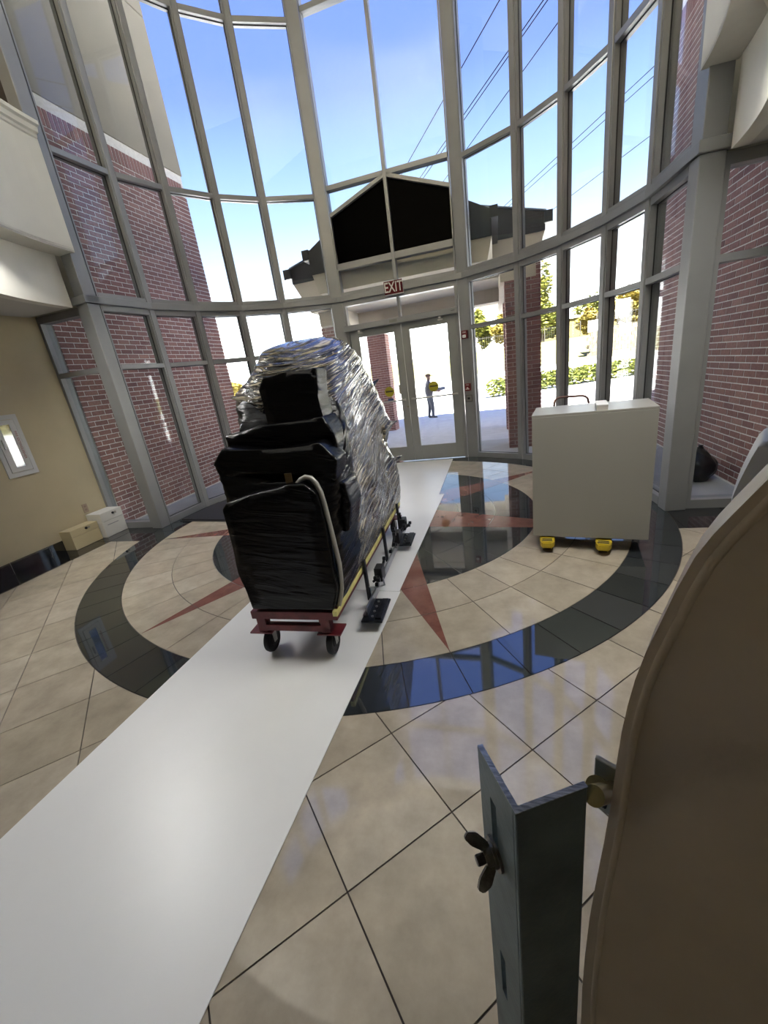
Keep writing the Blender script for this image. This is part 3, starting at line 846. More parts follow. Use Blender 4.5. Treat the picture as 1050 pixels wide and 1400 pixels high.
# retaining wall of pale blocks
rw = MB(); q0, q1 = far(10.6, 65), far(24, 70)
for cidx in range(7):
    z = -.1+cidx*.5
    n = 22
    for k in range(n):
        off = .5 if cidx % 2 else 0
        a = q0.lerp(q1, min(1, (k+off)/n)); bb = q0.lerp(q1, min(1, (k+1+off)/n)-.002)
        if (bb-a).length < .05: continue
        d = (bb-a).normalized(); nn = Vector((-d.y, d.x, 0))
        rw.prism([(a.x, a.y), (bb.x, bb.y), (bb.x+nn.x*.4, bb.y+nn.y*.4), (a.x+nn.x*.4, a.y+nn.y*.4)], z, z+.48)
o = rw.build('retaining_wall', mat('block_wall', (.075, .062, .042), .9, var=.25, vscale=1.5)); tag(o, 'pale block retaining wall below the taller fence', 'wall')
# low yellow building
p = far(10.2, 98, 3.0)
yb = root('low_building', p, 'low yellow building with a white roof edge behind the fence', 'building')
MB().box((p.x-8, p.y-3, 2.6), (p.x+5.2, p.y+4, 6.6)).build('wall', mat('yellow_wall', (.11, .09, .03), .9), yb)
MB().box((p.x-8.4, p.y-3.4, 6.6), (p.x+5.6, p.y+4.4, 6.95)).build('roof', mat('roof_white', (.6, .58, .52), .8), yb)
for dx in (-4.6, -1.2):
    wv = MB().box((p.x+dx, p.y-3.1, 4.4), (p.x+dx+1.1, p.y-2.95, 5.6)).build('window', mat('window_trim', (.6, .6, .58), .6), yb)
    MB().box((p.x+dx+.15, p.y-3.14, 4.5), (p.x+dx+.95, p.y-3.05, 5.5)).build('pane', mat('dark_pane', (.06, .07, .08), .2), wv)
# square white sign on a post
sg = root('yard_sign', far(11.1, 63, .2), 'small white square sign on a thin post on the bank', 'sign')
q = far(11.1, 63, .2)
MB().box((q.x-.04, q.y-.04, .0), (q.x+.04, q.y+.04, 3.0)).build('post', M_IRON, sg)
MB().box((q.x-.55, q.y-.1, 3.0), (q.x+.55, q.y-.05, 4.3)).build('panel', mat('sign_white', (.6, .6, .58), .6), sg)
for i_, zz in enumerate((3.3, 3.7, 4.05)):
    MB().box((q.x-.35, q.y-.12, zz), (q.x-.08, q.y-.099, zz+.13)).box((q.x+.06, q.y-.12, zz), (q.x+.35, q.y-.099, zz+.13)).build('dark_mark', mat('sign_dark', (.03, .03, .03), .6), sg)
q = far(14.1, 69, 3.2)
sg = root('white_billboard', q, 'blank white panel on posts above the retaining wall', 'sign')
MB().box((q.x-.9, q.y-.05, 4.3), (q.x+.8, q.y+.05, 6.6)).build('panel', mat('sign_white', (.6, .6, .58), .6), sg)
MB().box((q.x-.7, q.y-.04, 3.0), (q.x-.6, q.y+.04, 4.3)).build('post', M_IRON, sg)
MB().box((q.x+.5, q.y-.04, 3.0), (q.x+.6, q.y+.04, 4.3)).build('post', M_IRON, sg)
# power lines high over the street
wires = [((743, 0), (634, 157)), ((739, 14), (635, 163)), ((762, 32), (648, 190)), ((683, 0), (558, 222)), ((895, 90), (715, 258)), ((895, 103), (717, 263)), ((890, 185), (742, 297))]
wl_lab = 'thin dark overhead power line crossing the sky above the canopy'
for k, (a, b) in enumerate(wires):
    zz = 9.6+.35*(k % 3)
    pa, pb = at_z(*a, zz), at_z(*b, zz); d = (pb-pa).normalized()
    s, e = pa-d*max(0., min(14., (pa.y-3.6)/max(d.y, .05))), pb+d*30
    pts = []
    for i in range(13):
        f = i/12; q = s.lerp(e, f); pts.append(q)
    o = MB().tube(pts, .014, 5).build('power_line', mat('wire', (.003, .003, .004), .9, spec=.05)); tag(o, wl_lab, 'cable', 'overhead power lines')
# parked white car, far left lot
cc = far(-33.9, 38, -.4)
car = root('parked_car', cc, 'white car parked on the sunny lot', 'car')
MC_ = T(*cc) @ RZ(math.radians(20))
MXZ = Matrix(((1, 0, 0, 0), (0, 0, 1, 0), (0, 1, 0, 0), (0, 0, 0, 1)))
MB().prism([(-2.2, .3), (2.2, .3), (2.25, .6), (2.1, .85), (1.1, .95), (-1.3, .98), (-2.15, .95), (-2.25, .6)], -.88, .88, MC_ @ MXZ).build('body', mat('car_white', (.6, .6, .6), .25, spec=.6), car)
MB().prism([(-1.7, .97), (.95, .94), (.35, 1.42), (-1.05, 1.46)], -.78, .78, MC_ @ MXZ).build('cabin', mat('car_glass', (.03, .04, .05), .08, spec=.6), car)
MB().prism([(-1.12, 1.43), (.4, 1.40), (.3, 1.5), (-1.0, 1.52)], -.76, .76, MC_ @ MXZ).build('roof', mat('car_white', (.6, .6, .6), .25), car)
for wx in (-1.35, 1.4):
    for wy in (-.9, .72):
        MB().cyl(MC_ @ Vector((wx, wy, .33)), MC_ @ Vector((wx, wy+.18, .33)), .33, 20).build('wheel', mat('tyre', (.015, .015, .015), .8), car)
# ------------------------------------------------------------------ person on the drive
pf = at_z(590, 573, -.36)
pr = root('person', pf, 'person in a cap and grey trousers carrying a box outside the doors', 'person')
def skin_body(name, joints, edges, mats, assign, parent, M):
    me = bpy.data.meshes.new(name)
    names = list(joints); vs = [M @ Vector(joints[k][0]) for k in names]
    me.from_pydata(vs, [(names.index(a), names.index(b)) for a, b in edges], [])
    ob = bpy.data.objects.new(name, me); C.objects.link(ob)
    ob.modifiers.new('skin', 'SKIN')
    sv = me.skin_vertices[0].data
    for i, k in enumerate(names):
        r = joints[k][1]; r = r if isinstance(r, tuple) else (r, r); kk = 1.05 if k in ('neck', 'chin', 'head', 'crown', 'haL', 'haR') else 1.28
        sv[i].radius = (r[0]*kk, r[1]*kk)
    sv[0].use_root = True
    s = ob.modifiers.new('sub', 'SUBSURF'); s.levels = 2; s.render_levels = 2
    dg = bpy.context.evaluated_depsgraph_get()
    me2 = bpy.data.meshes.new_from_object(ob.evaluated_get(dg))
    bpy.data.objects.remove(ob, do_unlink=True)
    me2.materials.clear()
    for m_ in mats: me2.materials.append(m_)
    Mi = M.inverted()
    for p in me2.polygons:
        p.use_smooth = True; p.material_index = assign(Mi @ p.center)
    o = bpy.data.objects.new(name, me2); C.objects.link(o)
    if parent: attach(o, parent)
    return o
MPn = T(*pf) @ RZ(math.radians(-70)) @ Matrix.Diagonal((.98, .98, .98, 1))
J = {'pelvis': ((0, 0, .93), (.15, .11)), 'waist': ((0, .0, 1.08), (.14, .1)), 'chest': ((0, .0, 1.3), (.17, .11)), 'neck': ((0, .0, 1.45), .055),
     'chin': ((0, .03, 1.52), .07), 'head': ((0, .02, 1.6), .092), 'crown': ((0, .01, 1.68), .07),
     'hipL': ((.09, 0, .88), .095), 'kneeL': ((.1, .08, .5), .062), 'ankL': ((.1, .06, .09), .045), 'toeL': ((.1, .24, .04), .038),
     'hipR': ((-.09, 0, .88), .095), 'kneeR': ((-.1, -.0, .5), .062), 'ankR': ((-.1, -.07, .1), .045), 'toeR': ((-.1, .11, .04), .038),
     'shL': ((.19, 0, 1.38), .06), 'elL': ((.24, .06, 1.1), .045), 'wrL': ((.16, .30, 1.05), .034), 'haL': ((.13, .40, 1.015), .034),
     'shR': ((-.19, 0, 1.38), .06), 'elR': ((-.24, .06, 1.1), .045), 'wrR': ((-.16, .30, 1.05), .034), 'haR': ((-.13, .40, 1.015), .034)}
E_ = [('pelvis', 'waist'), ('waist', 'chest'), ('chest', 'neck'), ('neck', 'chin'), ('chin', 'head'), ('head', 'crown'), ('pelvis', 'hipL'), ('hipL', 'kneeL'), ('kneeL', 'ankL'), ('ankL', 'toeL'),
      ('pelvis', 'hipR'), ('hipR', 'kneeR'), ('kneeR', 'ankR'), ('ankR', 'toeR'), ('chest', 'shL'), ('shL', 'elL'), ('elL', 'wrL'), ('wrL', 'haL'), ('chest', 'shR'), ('shR', 'elR'), ('elR', 'wrR'), ('wrR', 'haR')]
def asg(p):
    if p.z < .1: return 3
    if p.z < .98 and abs(p.x) < .23 and p.y < .25: return 2
    if p.z > 1.46: return 0
    if p.y > .2: return 0
    return 1
skin_body('body', J, E_, [mat('skin', (.22, .13, .1), .6), mat('shirt_grey', (.10, .095, .105), .85), mat('trousers_grey', (.10, .105, .12), .85), mat('shoes_dark', (.04, .04, .04), .7)], asg, pr, MPn)
hat = MB().sphere((0, .01, 1.655), .108, MPn, 16, (1, 1.05, .62)).box((-.075, .08, 1.635), (.075, .2, 1.65), MPn, bev=.006).build('cap', mat('cap_maroon', (.09, .045, .04), .8), pr, smooth=True)
for s in (-1, 1):   # fingers round the box
    for k in range(4):
        MB().tube([MPn @ Vector((s*.12, .36+.022*k, 1.02)), MPn @ Vector((s*.15, .37+.022*k, 1.032)), MPn @ Vector((s*.166, .37+.022*k, 1.075))], .009, 6).build('finger', mat('skin', (.22, .13, .1), .6), pr)
    MB().tube([MPn @ Vector((s*.15, .34, 1.03)), MPn @ Vector((s*.168, .35, 1.06)), MPn @ Vector((s*.166, .36, 1.1))], .011, 6).build('thumb', mat('skin', (.22, .13, .1), .6), pr)
bxp = MPn @ Vector((0, .45, 1.04))
o = MB().box((-.15, .33, 1.056), (.15, .62, 1.17), MPn, bev=.006).build('blue_box', mat('parcel_blue', (.09, .11, .17), .6)); tag(o, 'small blue-grey box carried by the person outside', 'box')

lump = root('dark_lump', (3.62, .80, -.012), 'dark rounded bag on the concrete against the right-hand brick wall', 'lump')  # dark shape behind the right-hand glass, built as a solid lump
b = MB(); bmesh.ops.create_icosphere(b.bm, subdivisions=4, radius=1.0)
for v in b.bm.verts:
    n_ = v.co.copy(); k = 1+.12*noise.noise(n_*2.2)+.05*noise.noise(n_*7)
    z = n_.z*k; r_ = 1.0 if z < .2 else max(.3, 1-(z-.2)*.7)
    v.co = Vector((3.62+n_.x*k*.17*r_, .80+n_.y*k*.18*r_, max(-.01, .16+z*.2)))
b.build('lump_body', mat('lump_black', (.006, .006, .008), .3), lump, smooth=True)
MB().lathe([(.03, .345), (.035, .36), (.02, .372), (.028, .385), (.0, .388)], T(3.62, .80, 0), 12).build('lump_top', mat('lump_black', (.006, .006, .008), .3), lump, smooth=True)

# ================================================================== FLOOR PROTECTION BOARDS
def board(x, y0, y1, ang, z, label, w=1.2):
    M = T(x, (y0+y1)/2, 0) @ RZ(math.radians(ang)); h = (y1-y0)/2
    o = MB().box((-w/2, -h, z), (w/2, h, z+.004), M, bev=.001, seg=1).build('floor_board', M_WHITE)
    tag(o, label, 'board', 'white floor protection boards'); return o
board(-.02, -6.5, -4.19, -1.9, .0012, 'white floor protection sheet running back from the loaded cart into the lobby')
board(.07, -4.16, -1.72, -1.9, .0012, 'white floor protection sheet under the front wheels of the loaded cart')
board(.135, -1.73, .70, -1.5, .0055, 'white floor protection sheet under the middle of the loaded cart')
board(.095, .66, 2.74, .3, .0012, 'white floor protection sheet reaching the double doors')

# ================================================================== RED CART
M_REDP = mat('red_steel', (.12, .012, .016), .38, .1, .5, var=.25, vscale=14)
M_RUB = mat('black_rubber', (.010, .010, .011), .6)
M_ZINC = mat('zinc_plate', (.42, .42, .40), .35, .9, var=.15, vscale=20)
M_YEL = mat('yellow_edge', (.72, .66, .24), .5, var=.1, vscale=15)
CX0, CX1, CY0, CY1 = .01, .57, -2.54, -.58
ct = root('platform_cart', (.29, -1.5, 0), 'red steel platform cart with black casters under the wrapped load', 'cart')
zb = .0102
b = MB()
b.box((CX0, CY0, .285), (CX1, CY0+.05, .335)).box((CX0, CY1-.05, .285), (CX1, CY1, .335)).box((CX0, CY0+.05, .285), (CX0+.05, CY1-.05, .335)).box((CX1-.05, CY0+.05, .285), (CX1, CY1-.05, .335))
for k in range(1, 4): yy = CY0+(CY1-CY0)*k/4; b.box((CX0+.05, yy-.02, .285), (CX1-.05, yy+.02, .325))
b.build('deck_frame', M_REDP, ct)
MB().box((CX0+.03, CY0+.03, .335), (CX1-.03, CY1-.03, .347)).build('deck', mat('deck_ply', (.11, .07, .045), .7), ct)
MB().box((CX1, CY0+.02, .315), (CX1+.008, CY1, .349), bev=.002).box((CX1-.02, CY0-.008, .315), (CX1+.008, CY0+.02, .349), bev=.002).build('yellow_edge_strip', M_YEL, ct)
for yy in (CY0, CY1-.045):
    MB().box((CX0+.06, yy, .20), (CX1-.06, yy+.04, .245), bev=.004).build('cross_bar', M_REDP, ct)
for ix, xx in enumerate((CX0+.055, CX1-.085)):
    for yy in (CY0+.02, CY1-.06):
        side = -1 if ix == 0 else 1
        MB().box((xx-.03, yy-.02, .19), (xx+.03, yy+.035, .29), bev=.004).build('leg', M_REDP, ct)
        MB().box((xx-.03 if side < 0 else xx-.045, yy, .2), (xx+.045 if side < 0 else xx+.03, yy+.006, .285)).build('gusset', M_REDP, ct)
        MB().box((xx-.06-(.03 if side < 0 else 0), yy-.03, .182), (xx+.06+(.03 if side > 0 else 0), yy+.085, .192), bev=.002).build('mount_plate', M_REDP, ct)
        cs = MB().cyl((xx, yy+.02, .182), (xx, yy+.02, .1775), .032, 16).box((xx-.03, yy-.0, .1765), (xx+.03, yy+.06, .1785)).build('caster', M_ZINC, ct)
        for s in (-1, 1):
            fk = MB(); fk.prism([(-.016, -.014), (.016, -.014), (.026, .082), (-.026, .082)], -.0018, .0018, T(xx+s*.026, yy+.045, zb+.083) @ frame((0, 0, 0), (0, 1, 0), (0, 0, 1), (1, 0, 0)))
            fk.build('fork', M_ZINC, cs)
        Mw = T(xx, yy+.045, zb+.083) @ RY(PI/2) @ Matrix.Scale(1.107, 4)
        MB().lathe([(.0, -.017), (.03, -.017), (.034, -.012), (.055, -.012), (.062, -.018), (.071, -.014), (.075, 0), (.071, .014), (.062, .018), (.055, .012), (.034, .012), (.03, .017), (0, .017)], Mw, 32).build('wheel', M_RUB, cs, smooth='auto')
        MB().cyl((xx-.031, yy+.045, zb+.083), (xx+.031, yy+.045, zb+.083), .007, 8).build('axle_bolt', M_ZINC, cs)
# grey handle strap curving over the front board
hp = [(.47, 1.10), (.50, 1.128), (.53, 1.14), (.56, 1.132), (.583, 1.10), (.598, 1.05), (.606, .97), (.612, .85), (.618, .72), (.622, .62), (.615, .54), (.605, .46), (.585, .39), (.565, .34)]
MB().tube([(x, -2.50+.03*(1.14-z), z) for x, z in hp], [.013]*3+[.014]*11, 10).build('handle_tube', mat('handle_grey', (.40, .39, .35), .4, .2), ct, smooth=True)

# ================================================================== WRAPPED LOAD
def film(name, cols, rough, metal, bump, rot, scl, spec=.8, coat=.6, detail=5, dist=.03):
    mt = bpy.data.materials.new(name); mt.use_nodes = True; n = mt.node_tree; b = n.nodes['Principled BSDF']
    g = n.nodes.new('ShaderNodeNewGeometry')
    def mapped(sc, rr):
        mp = n.nodes.new('ShaderNodeMapping'); mp.vector_type = 'TEXTURE'
        mp.inputs['Rotation'].default_value = rr; mp.inputs['Scale'].default_value = tuple(1/k for k in sc)
        n.links.new(g.outputs['Position'], mp.inputs[0]); return mp
    m1 = mapped(scl, rot)
    nz = n.nodes.new('ShaderNodeTexNoise'); nz.inputs['Scale'].default_value = 1.; nz.inputs['Detail'].default_value = detail; nz.inputs['Distortion'].default_value = .6
    n.links.new(m1.outputs[0], nz.inputs['Vector'])
    # broad patches: what lies under the film
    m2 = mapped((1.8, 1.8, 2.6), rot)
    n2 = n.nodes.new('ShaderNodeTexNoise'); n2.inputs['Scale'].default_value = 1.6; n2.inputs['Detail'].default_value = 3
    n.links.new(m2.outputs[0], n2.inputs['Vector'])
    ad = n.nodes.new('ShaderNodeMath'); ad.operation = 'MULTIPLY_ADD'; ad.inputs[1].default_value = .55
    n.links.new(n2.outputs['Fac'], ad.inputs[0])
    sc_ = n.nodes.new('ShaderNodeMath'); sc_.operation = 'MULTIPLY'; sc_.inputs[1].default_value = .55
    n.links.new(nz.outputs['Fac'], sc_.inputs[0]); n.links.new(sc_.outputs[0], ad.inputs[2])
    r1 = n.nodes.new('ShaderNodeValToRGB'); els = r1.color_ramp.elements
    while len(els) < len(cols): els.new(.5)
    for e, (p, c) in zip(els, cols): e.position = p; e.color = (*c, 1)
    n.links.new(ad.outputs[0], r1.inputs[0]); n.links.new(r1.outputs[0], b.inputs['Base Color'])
    b.inputs['Roughness'].default_value = rough; b.inputs['Metallic'].default_value = metal
    b.inputs['Specular IOR Level'].default_value = spec; b.inputs['Coat Weight'].default_value = coat; b.inputs['Coat Roughness'].default_value = .08
    bp = n.nodes.new('ShaderNodeBump'); bp.inputs['Strength'].default_value = bump; bp.inputs['Distance'].default_value = dist
    n.links.new(nz.outputs['Fac'], bp.inputs['Height']); n.links.new(bp.outputs[0], b.inputs['Normal']); n.links.new(bp.outputs[0], b.inputs['Coat Normal'])
    MATS[name] = mt; return mt
ROT = (math.radians(13), 0, 0)
M_BLKFILM = film('black_film', [(.3, (.0008, .0008, .001)), (.6, (.0016, .0016, .002)), (.8, (.0035, .0035, .004))], .27, 0, .35, (0, math.radians(8), 0), (3, 3, 22), .2, .08)
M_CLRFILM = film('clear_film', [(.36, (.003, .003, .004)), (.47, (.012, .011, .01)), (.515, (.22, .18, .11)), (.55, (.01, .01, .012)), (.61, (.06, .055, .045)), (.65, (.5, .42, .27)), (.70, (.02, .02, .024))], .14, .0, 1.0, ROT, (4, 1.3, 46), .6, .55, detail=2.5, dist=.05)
load = root('wrapped_furniture_load', (.29, -1.5, .35), 'tall bulky furniture load in black and clear stretch wrap on the red cart', 'wrapped load')
# sections from the front to the back; points run from lower right over the top to lower left
SEC = [
 (-2.46, [(.57, .352), (.60, .5), (.60, .7), (.60, .9), (.57, 1.04), (.30, 1.04), (.05, 1.02), (.015, .9), (.015, .7), (.015, .5), (.03, .352)]),
 (-2.40, [(.57, .352), (.61, .5), (.62, .72), (.65, .98), (.62, 1.13), (.34, 1.12), (.02, 1.2), (-.06, 1.2), (.0, .9), (.01, .5), (.03, .352)]),
 (-2.26, [(.57, .352), (.62, .5), (.62, .75), (.66, 1.0), (.63, 1.2), (.36, 1.22), (.0, 1.30), (-.05, 1.22), (.0, .95), (.01, .5), (.03, .352)]),
 (-2.14, [(.57, .352), (.62, .5), (.62, .8), (.66, 1.08), (.63, 1.32), (.42, 1.42), (.10, 1.42), (.0, 1.37), (-.01, 1.0), (.01, .5), (.03, .352)]),
 (-1.98, [(.57, .352), (.61, .5), (.62, .85), (.63, 1.15), (.60, 1.5), (.48, 1.67), (.14, 1.67), (-.09, 1.57), (.06, 1.40), (.0, .9), (.03, .352)]),
 (-1.78, [(.57, .352), (.61, .52), (.61, .9), (.62, 1.25), (.59, 1.62), (.50, 1.79), (.07, 1.84), (-.01, 1.62), (.05, 1.38), (.0, .9), (.03, .352)]),
 (-1.50, [(.57, .352), (.62, .52), (.61, .9), (.60, 1.3), (.57, 1.7), (.51, 1.86), (.15, 1.86), (.0, 1.70), (.0, 1.15), (.01, .5), (.03, .352)]),
 (-1.22, [(.57, .352), (.60, .52), (.60, .9), (.58, 1.3), (.57, 1.62), (.49, 1.77), (.2, 1.74), (.05, 1.6), (.0, 1.15), (.01, .5), (.03, .352)]),
 (-.95, [(.57, .352), (.60, .52), (.57, .85), (.57, 1.2), (.57, 1.48), (.46, 1.64), (.2, 1.64), (.05, 1.5), (.0, 1.1), (.01, .5), (.03, .352)]),
 (-.72, [(.57, .352), (.60, .55), (.60, .82), (.54, 1.0), (.57, 1.28), (.44, 1.52), (.2, 1.52), (.05, 1.4), (.02, 1.0), (.02, .5), (.03, .352)]),
 (-.52, [(.56, .352), (.59, .52), (.57, .74), (.52, .92), (.56, 1.17), (.42, 1.36), (.2, 1.34), (.07, 1.2), (.04, .9), (.03, .5), (.04, .352)]),
 (-.46, [(.48, .40), (.5, .55), (.48, .75), (.46, .92), (.46, 1.1), (.38, 1.22), (.22, 1.2), (.12, 1.1), (.1, .9), (.1, .55), (.1, .40)]),
]
def catmull(a, b, c, d, t):
    return .5*((2*b)+(c-a)*t+(2*a-5*b+4*c-d)*t*t+(3*b-a-3*c+d)*t*t*t)
def sample_line(vals, f):
    n = len(vals)-1; i = min(int(f), n-1); t = f-i
    return catmull(vals[max(i-1, 0)], vals[i], vals[i+1], vals[min(i+2, n)], t)
NU, NV = 170, 210
grid = []
for iv in range(NV+1):
    f = iv/NV*(len(SEC)-1)
    sec = [None]*11
    for k in range(11):
        sec[k] = Vector((sample_line([s[1][k][0] for s in SEC], f), sample_line([s[1][k][1] for s in SEC], f)))
    y = sample_line([s[0] for s in SEC], f)
    row = []
    for iu in range(NU+1):
        g = iu/NU*10
        x = sample_line([p.x for p in sec], g); z = sample_line([p.y for p in sec], g)
        row.append(Vector((x, y, z)))
    grid.append(row)
# pulled-film wrinkles: ridges running diagonally round the load
def wr(p, side):
    d = (p.y*.974+p.z*.225)
    s = noise.noise(Vector((p.x*3, d*2.0, (p.z*.974-p.y*.225)*34)))*.014
    s += noise.noise(Vector((p.x*2, d*1.5+7, (p.z*.974-p.y*.225)*9)))*.016
    s += noise.noise(p*2.6)*.018
    return s
bm = bmesh.new(); vg = []
cen = Vector((.3, 0, .8))
for row in grid:
    rv = []
    for p in row:
        n_ = Vector((p.x-.3, 0, (p.z-.85)*.6)); n_.normalize()
        amt = wr(p, 0) if p.z > .37 else 0
        rv.append(bm.verts.new(p+n_*amt))
    vg.append(rv)
faces = []
for i in range(NV):
    for j in range(NU):
        fa = bm.faces.new((vg[i][j], vg[i+1][j], vg[i+1][j+1], vg[i][j+1]))
        c = fa.calc_center_median()
        lim = -2.06+.10*noise.noise(Vector((c.z*5, c.x*5, 3)))-.12*max(0, .9-c.z)+(.12 if c.x < .2 else 0)
        if c.z > 1.25: lim = -2.0-.05*math.sin(c.z*9)
        fa.material_index = 0 if c.y < lim else 1
def cap(vs, flip, mi):
    c = bm.verts.new(sum((v.co for v in vs), Vector())/len(vs))
    for a, b in zip(vs, vs[1:]):
        fa = bm.faces.new((a, b, c) if flip else (b, a, c)); fa.material_index = mi
    fa = bm.faces.new((vs[-1], vs[0], c) if flip else (vs[0], vs[-1], c)); fa.material_index = mi
cap(vg[0], True, 0); cap(vg[-1], False, 1)
for i in range(NV):
    fa = bm.faces.new((vg[i][0], vg[i][NU], vg[i+1][NU], vg[i+1][0])); fa.material_index = 0
bmesh.ops.recalc_face_normals(bm, faces=bm.faces)
# split in two meshes: black front wrap and clear wrap
def split(bm, keep, name, m):
    b2 = bm.copy()
    bmesh.ops.delete(b2, geom=[f for f in b2.faces if f.material_index != keep], context='FACES')
    for f in b2.faces: f.material_index = 0; f.smooth = True
    me = bpy.data.meshes.new(name); b2.to_mesh(me); b2.free(); me.materials.append(m)
    o = bpy.data.objects.new(name, me); C.objects.link(o); attach(o, load); return o
tag(split(bm, 0, 'black_wrap', M_BLKFILM), 'black stretch wrap over the front of the load')
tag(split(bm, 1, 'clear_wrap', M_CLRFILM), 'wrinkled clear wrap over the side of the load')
bm.free()
def soft_slab(name, poly, y0, y1, m, lab=None, n_amp=.006, tilt=0.):
    """slab with outline in xz, rounded edges, slightly crumpled"""
    b = MB(); b.prism(poly, y0, y1, MV)
    bmesh.ops.bevel(b.bm, geom=list(b.bm.edges), offset=.018, segments=3, profile=.6, affect='EDGES', clamp_overlap=True)
    bmesh.ops.triangulate(b.bm, faces=b.bm.faces)
    bmesh.ops.subdivide_edges(b.bm, edges=[e for e in b.bm.edges if e.calc_length() > .06], cuts=4, use_grid_fill=True)
    for v in b.bm.verts:
        v.co.y += noise.noise(Vector((v.co.x*4, v.co.y*9, v.co.z*14)))*n_amp + tilt*(v.co.z-.9)
        v.co.x += noise.noise(Vector((v.co.z*9, v.co.x*3, 5)))*n_amp
    o = b.build(name, m, load, smooth=True)
    if lab: tag(o, lab)
    return o
soft_slab('front_board', [(.03, .352), (.565, .352), (.60, .48), (.60, .95), (.585, 1.06), (.53, 1.115), (.44, 1.115), (.22, 1.075), (.045, 1.035), (.01, 1.0), (.005, .6)], -2.545, -2.468, M_BLKFILM, 'flat black-wrapped panel with rounded top at the front')
soft_slab('seat_back', [(.20, 1.10), (.64, 1.10), (.60, 1.30), (.585, 1.52), (.60, 1.675), (.45, 1.655), (.28, 1.665), (.235, 1.60), (.27, 1.45), (.25, 1.3)], -2.27, -2.10, M_BLKFILM, 'upright black-wrapped seat back')
soft_slab('arm_bundle', [(.02, 1.14), (.50, 1.12), (.66, 1.08), (.69, 1.2), (.60, 1.30), (.3, 1.27), (.02, 1.32), (-.07, 1.23)], -2.42, -2.24, M_BLKFILM)
soft_slab('mid_bundle', [(-.035, 1.37), (.2, 1.405), (.60, 1.42), (.645, 1.33), (.66, 1.2), (.0, 1.2), (.0, 1.3)], -2.30, -2.08, M_BLKFILM)
soft_slab('side_pad', [(.46, .78), (.66, .76), (.70, .92), (.68, 1.06), (.50, 1.08)], -2.36, -2.12, M_BLKFILM)
# pulled film spikes over hidden corners
def spike(base, tip, r, m, nm='film_peak'):
    base = Vector(base); tip = Vector(tip); pts = []; rs = []
    for i in range(7):
        f = i/6; pts.append(base.lerp(tip, f)); rs.append(r*(1-f)**1.5+.006)
    return MB().tube(pts, rs, 9).build(nm, m, load, smooth=True)
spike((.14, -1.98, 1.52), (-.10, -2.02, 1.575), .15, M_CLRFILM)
spike((.10, -2.2, 1.30), (-.03, -2.25, 1.375), .10, M_BLKFILM)
spike((.12, -2.3, 1.18), (-.05, -2.38, 1.225), .10, M_BLKFILM)
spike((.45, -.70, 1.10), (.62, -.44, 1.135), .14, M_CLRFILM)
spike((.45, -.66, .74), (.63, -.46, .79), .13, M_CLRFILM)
spike((.44, -.8, 1.46), (.53, -.62, 1.545), .07, M_BLKFILM)
# furniture label glimpsed through the film, tape tag
MB().box((.375, -2.432, 1.09), (.415, -2.425, 1.15)).build('tan_tag', mat('tan_tag', (.18, .12, .05), .7), load)
# recliner base hanging beside the cart: rail, foot plates, linkages
M_DKSTEEL = mat('dark_steel', (.035, .037, .04), .35, .8, var=.3, vscale=30)
M_STEEL = mat('rail_steel', (.32, .33, .34), .3, .9, var=.2, vscale=12)
MB().box((.622, -2.20, .085), (.636, -.66, .145), bev=.003).box((.600, -2.20, .085), (.622, -.66, .092)).build('base_rail', M_STEEL, load)
for yy in (-2.12, -.93):
    fpn = MB().box((.60, yy-.14, .070), (.745, yy+.14, .086), bev=.006).box((.69, yy-.12, .086), (.735, yy+.12, .10), bev=.004).build('foot_plate', M_DKSTEEL, load)
    for k in range(4): MB().cyl((.668, yy-.09+.06*k, .085), (.668, yy-.09+.06*k, .094), .009, 10).build('bolt', M_ZINC, fpn)
rnd = random.Random(9)
for yy in (-1.78, -1.1, -.78):
    lk = MB()
    for k in range(5):
        a = Vector((.60+rnd.uniform(-.02, .04), yy+rnd.uniform(-.12, .12), .11+rnd.uniform(0, .04)))
        bq = a+Vector((rnd.uniform(-.02, .07), rnd.uniform(-.14, .14), rnd.uniform(.03, .17)))
        d = (bq-a).normalized()
        lk.tube([a, a.lerp(bq, .5), bq], .011, 6)
        lk.cyl(bq-Vector((.012, 0, 0)), bq+Vector((.012, 0, 0)), .016, 10)
    lk.build('linkage', M_DKSTEEL, load)
    MB().box((.598, yy-.05, .13), (.66, yy+.05, .24), bev=.008).build('mechanism_housing', mat('black_mechanism', (.012, .012, .013), .4), load)
MB().tube([(.60, -2.0, .19), (.66, -1.97, .17), (.69, -1.9, .15), (.66, -1.82, .16), (.60, -1.78, .2)], .006, 6).build('loose_cable', M_STEEL, load)
# supports that carry the rail from the cart
for yy in (-2.0, -1.4, -.8): MB().box((.584, yy-.015, .09), (.604, yy+.015, .40)).build('rail_bracket', M_DKSTEEL, load)

RC = T(.29, -2.5, 0) @ RZ(math.radians(1.7)) @ T(-.32, 2.5, 0)
for o in (ct, load): o.matrix_basis = RC @ o.matrix_basis

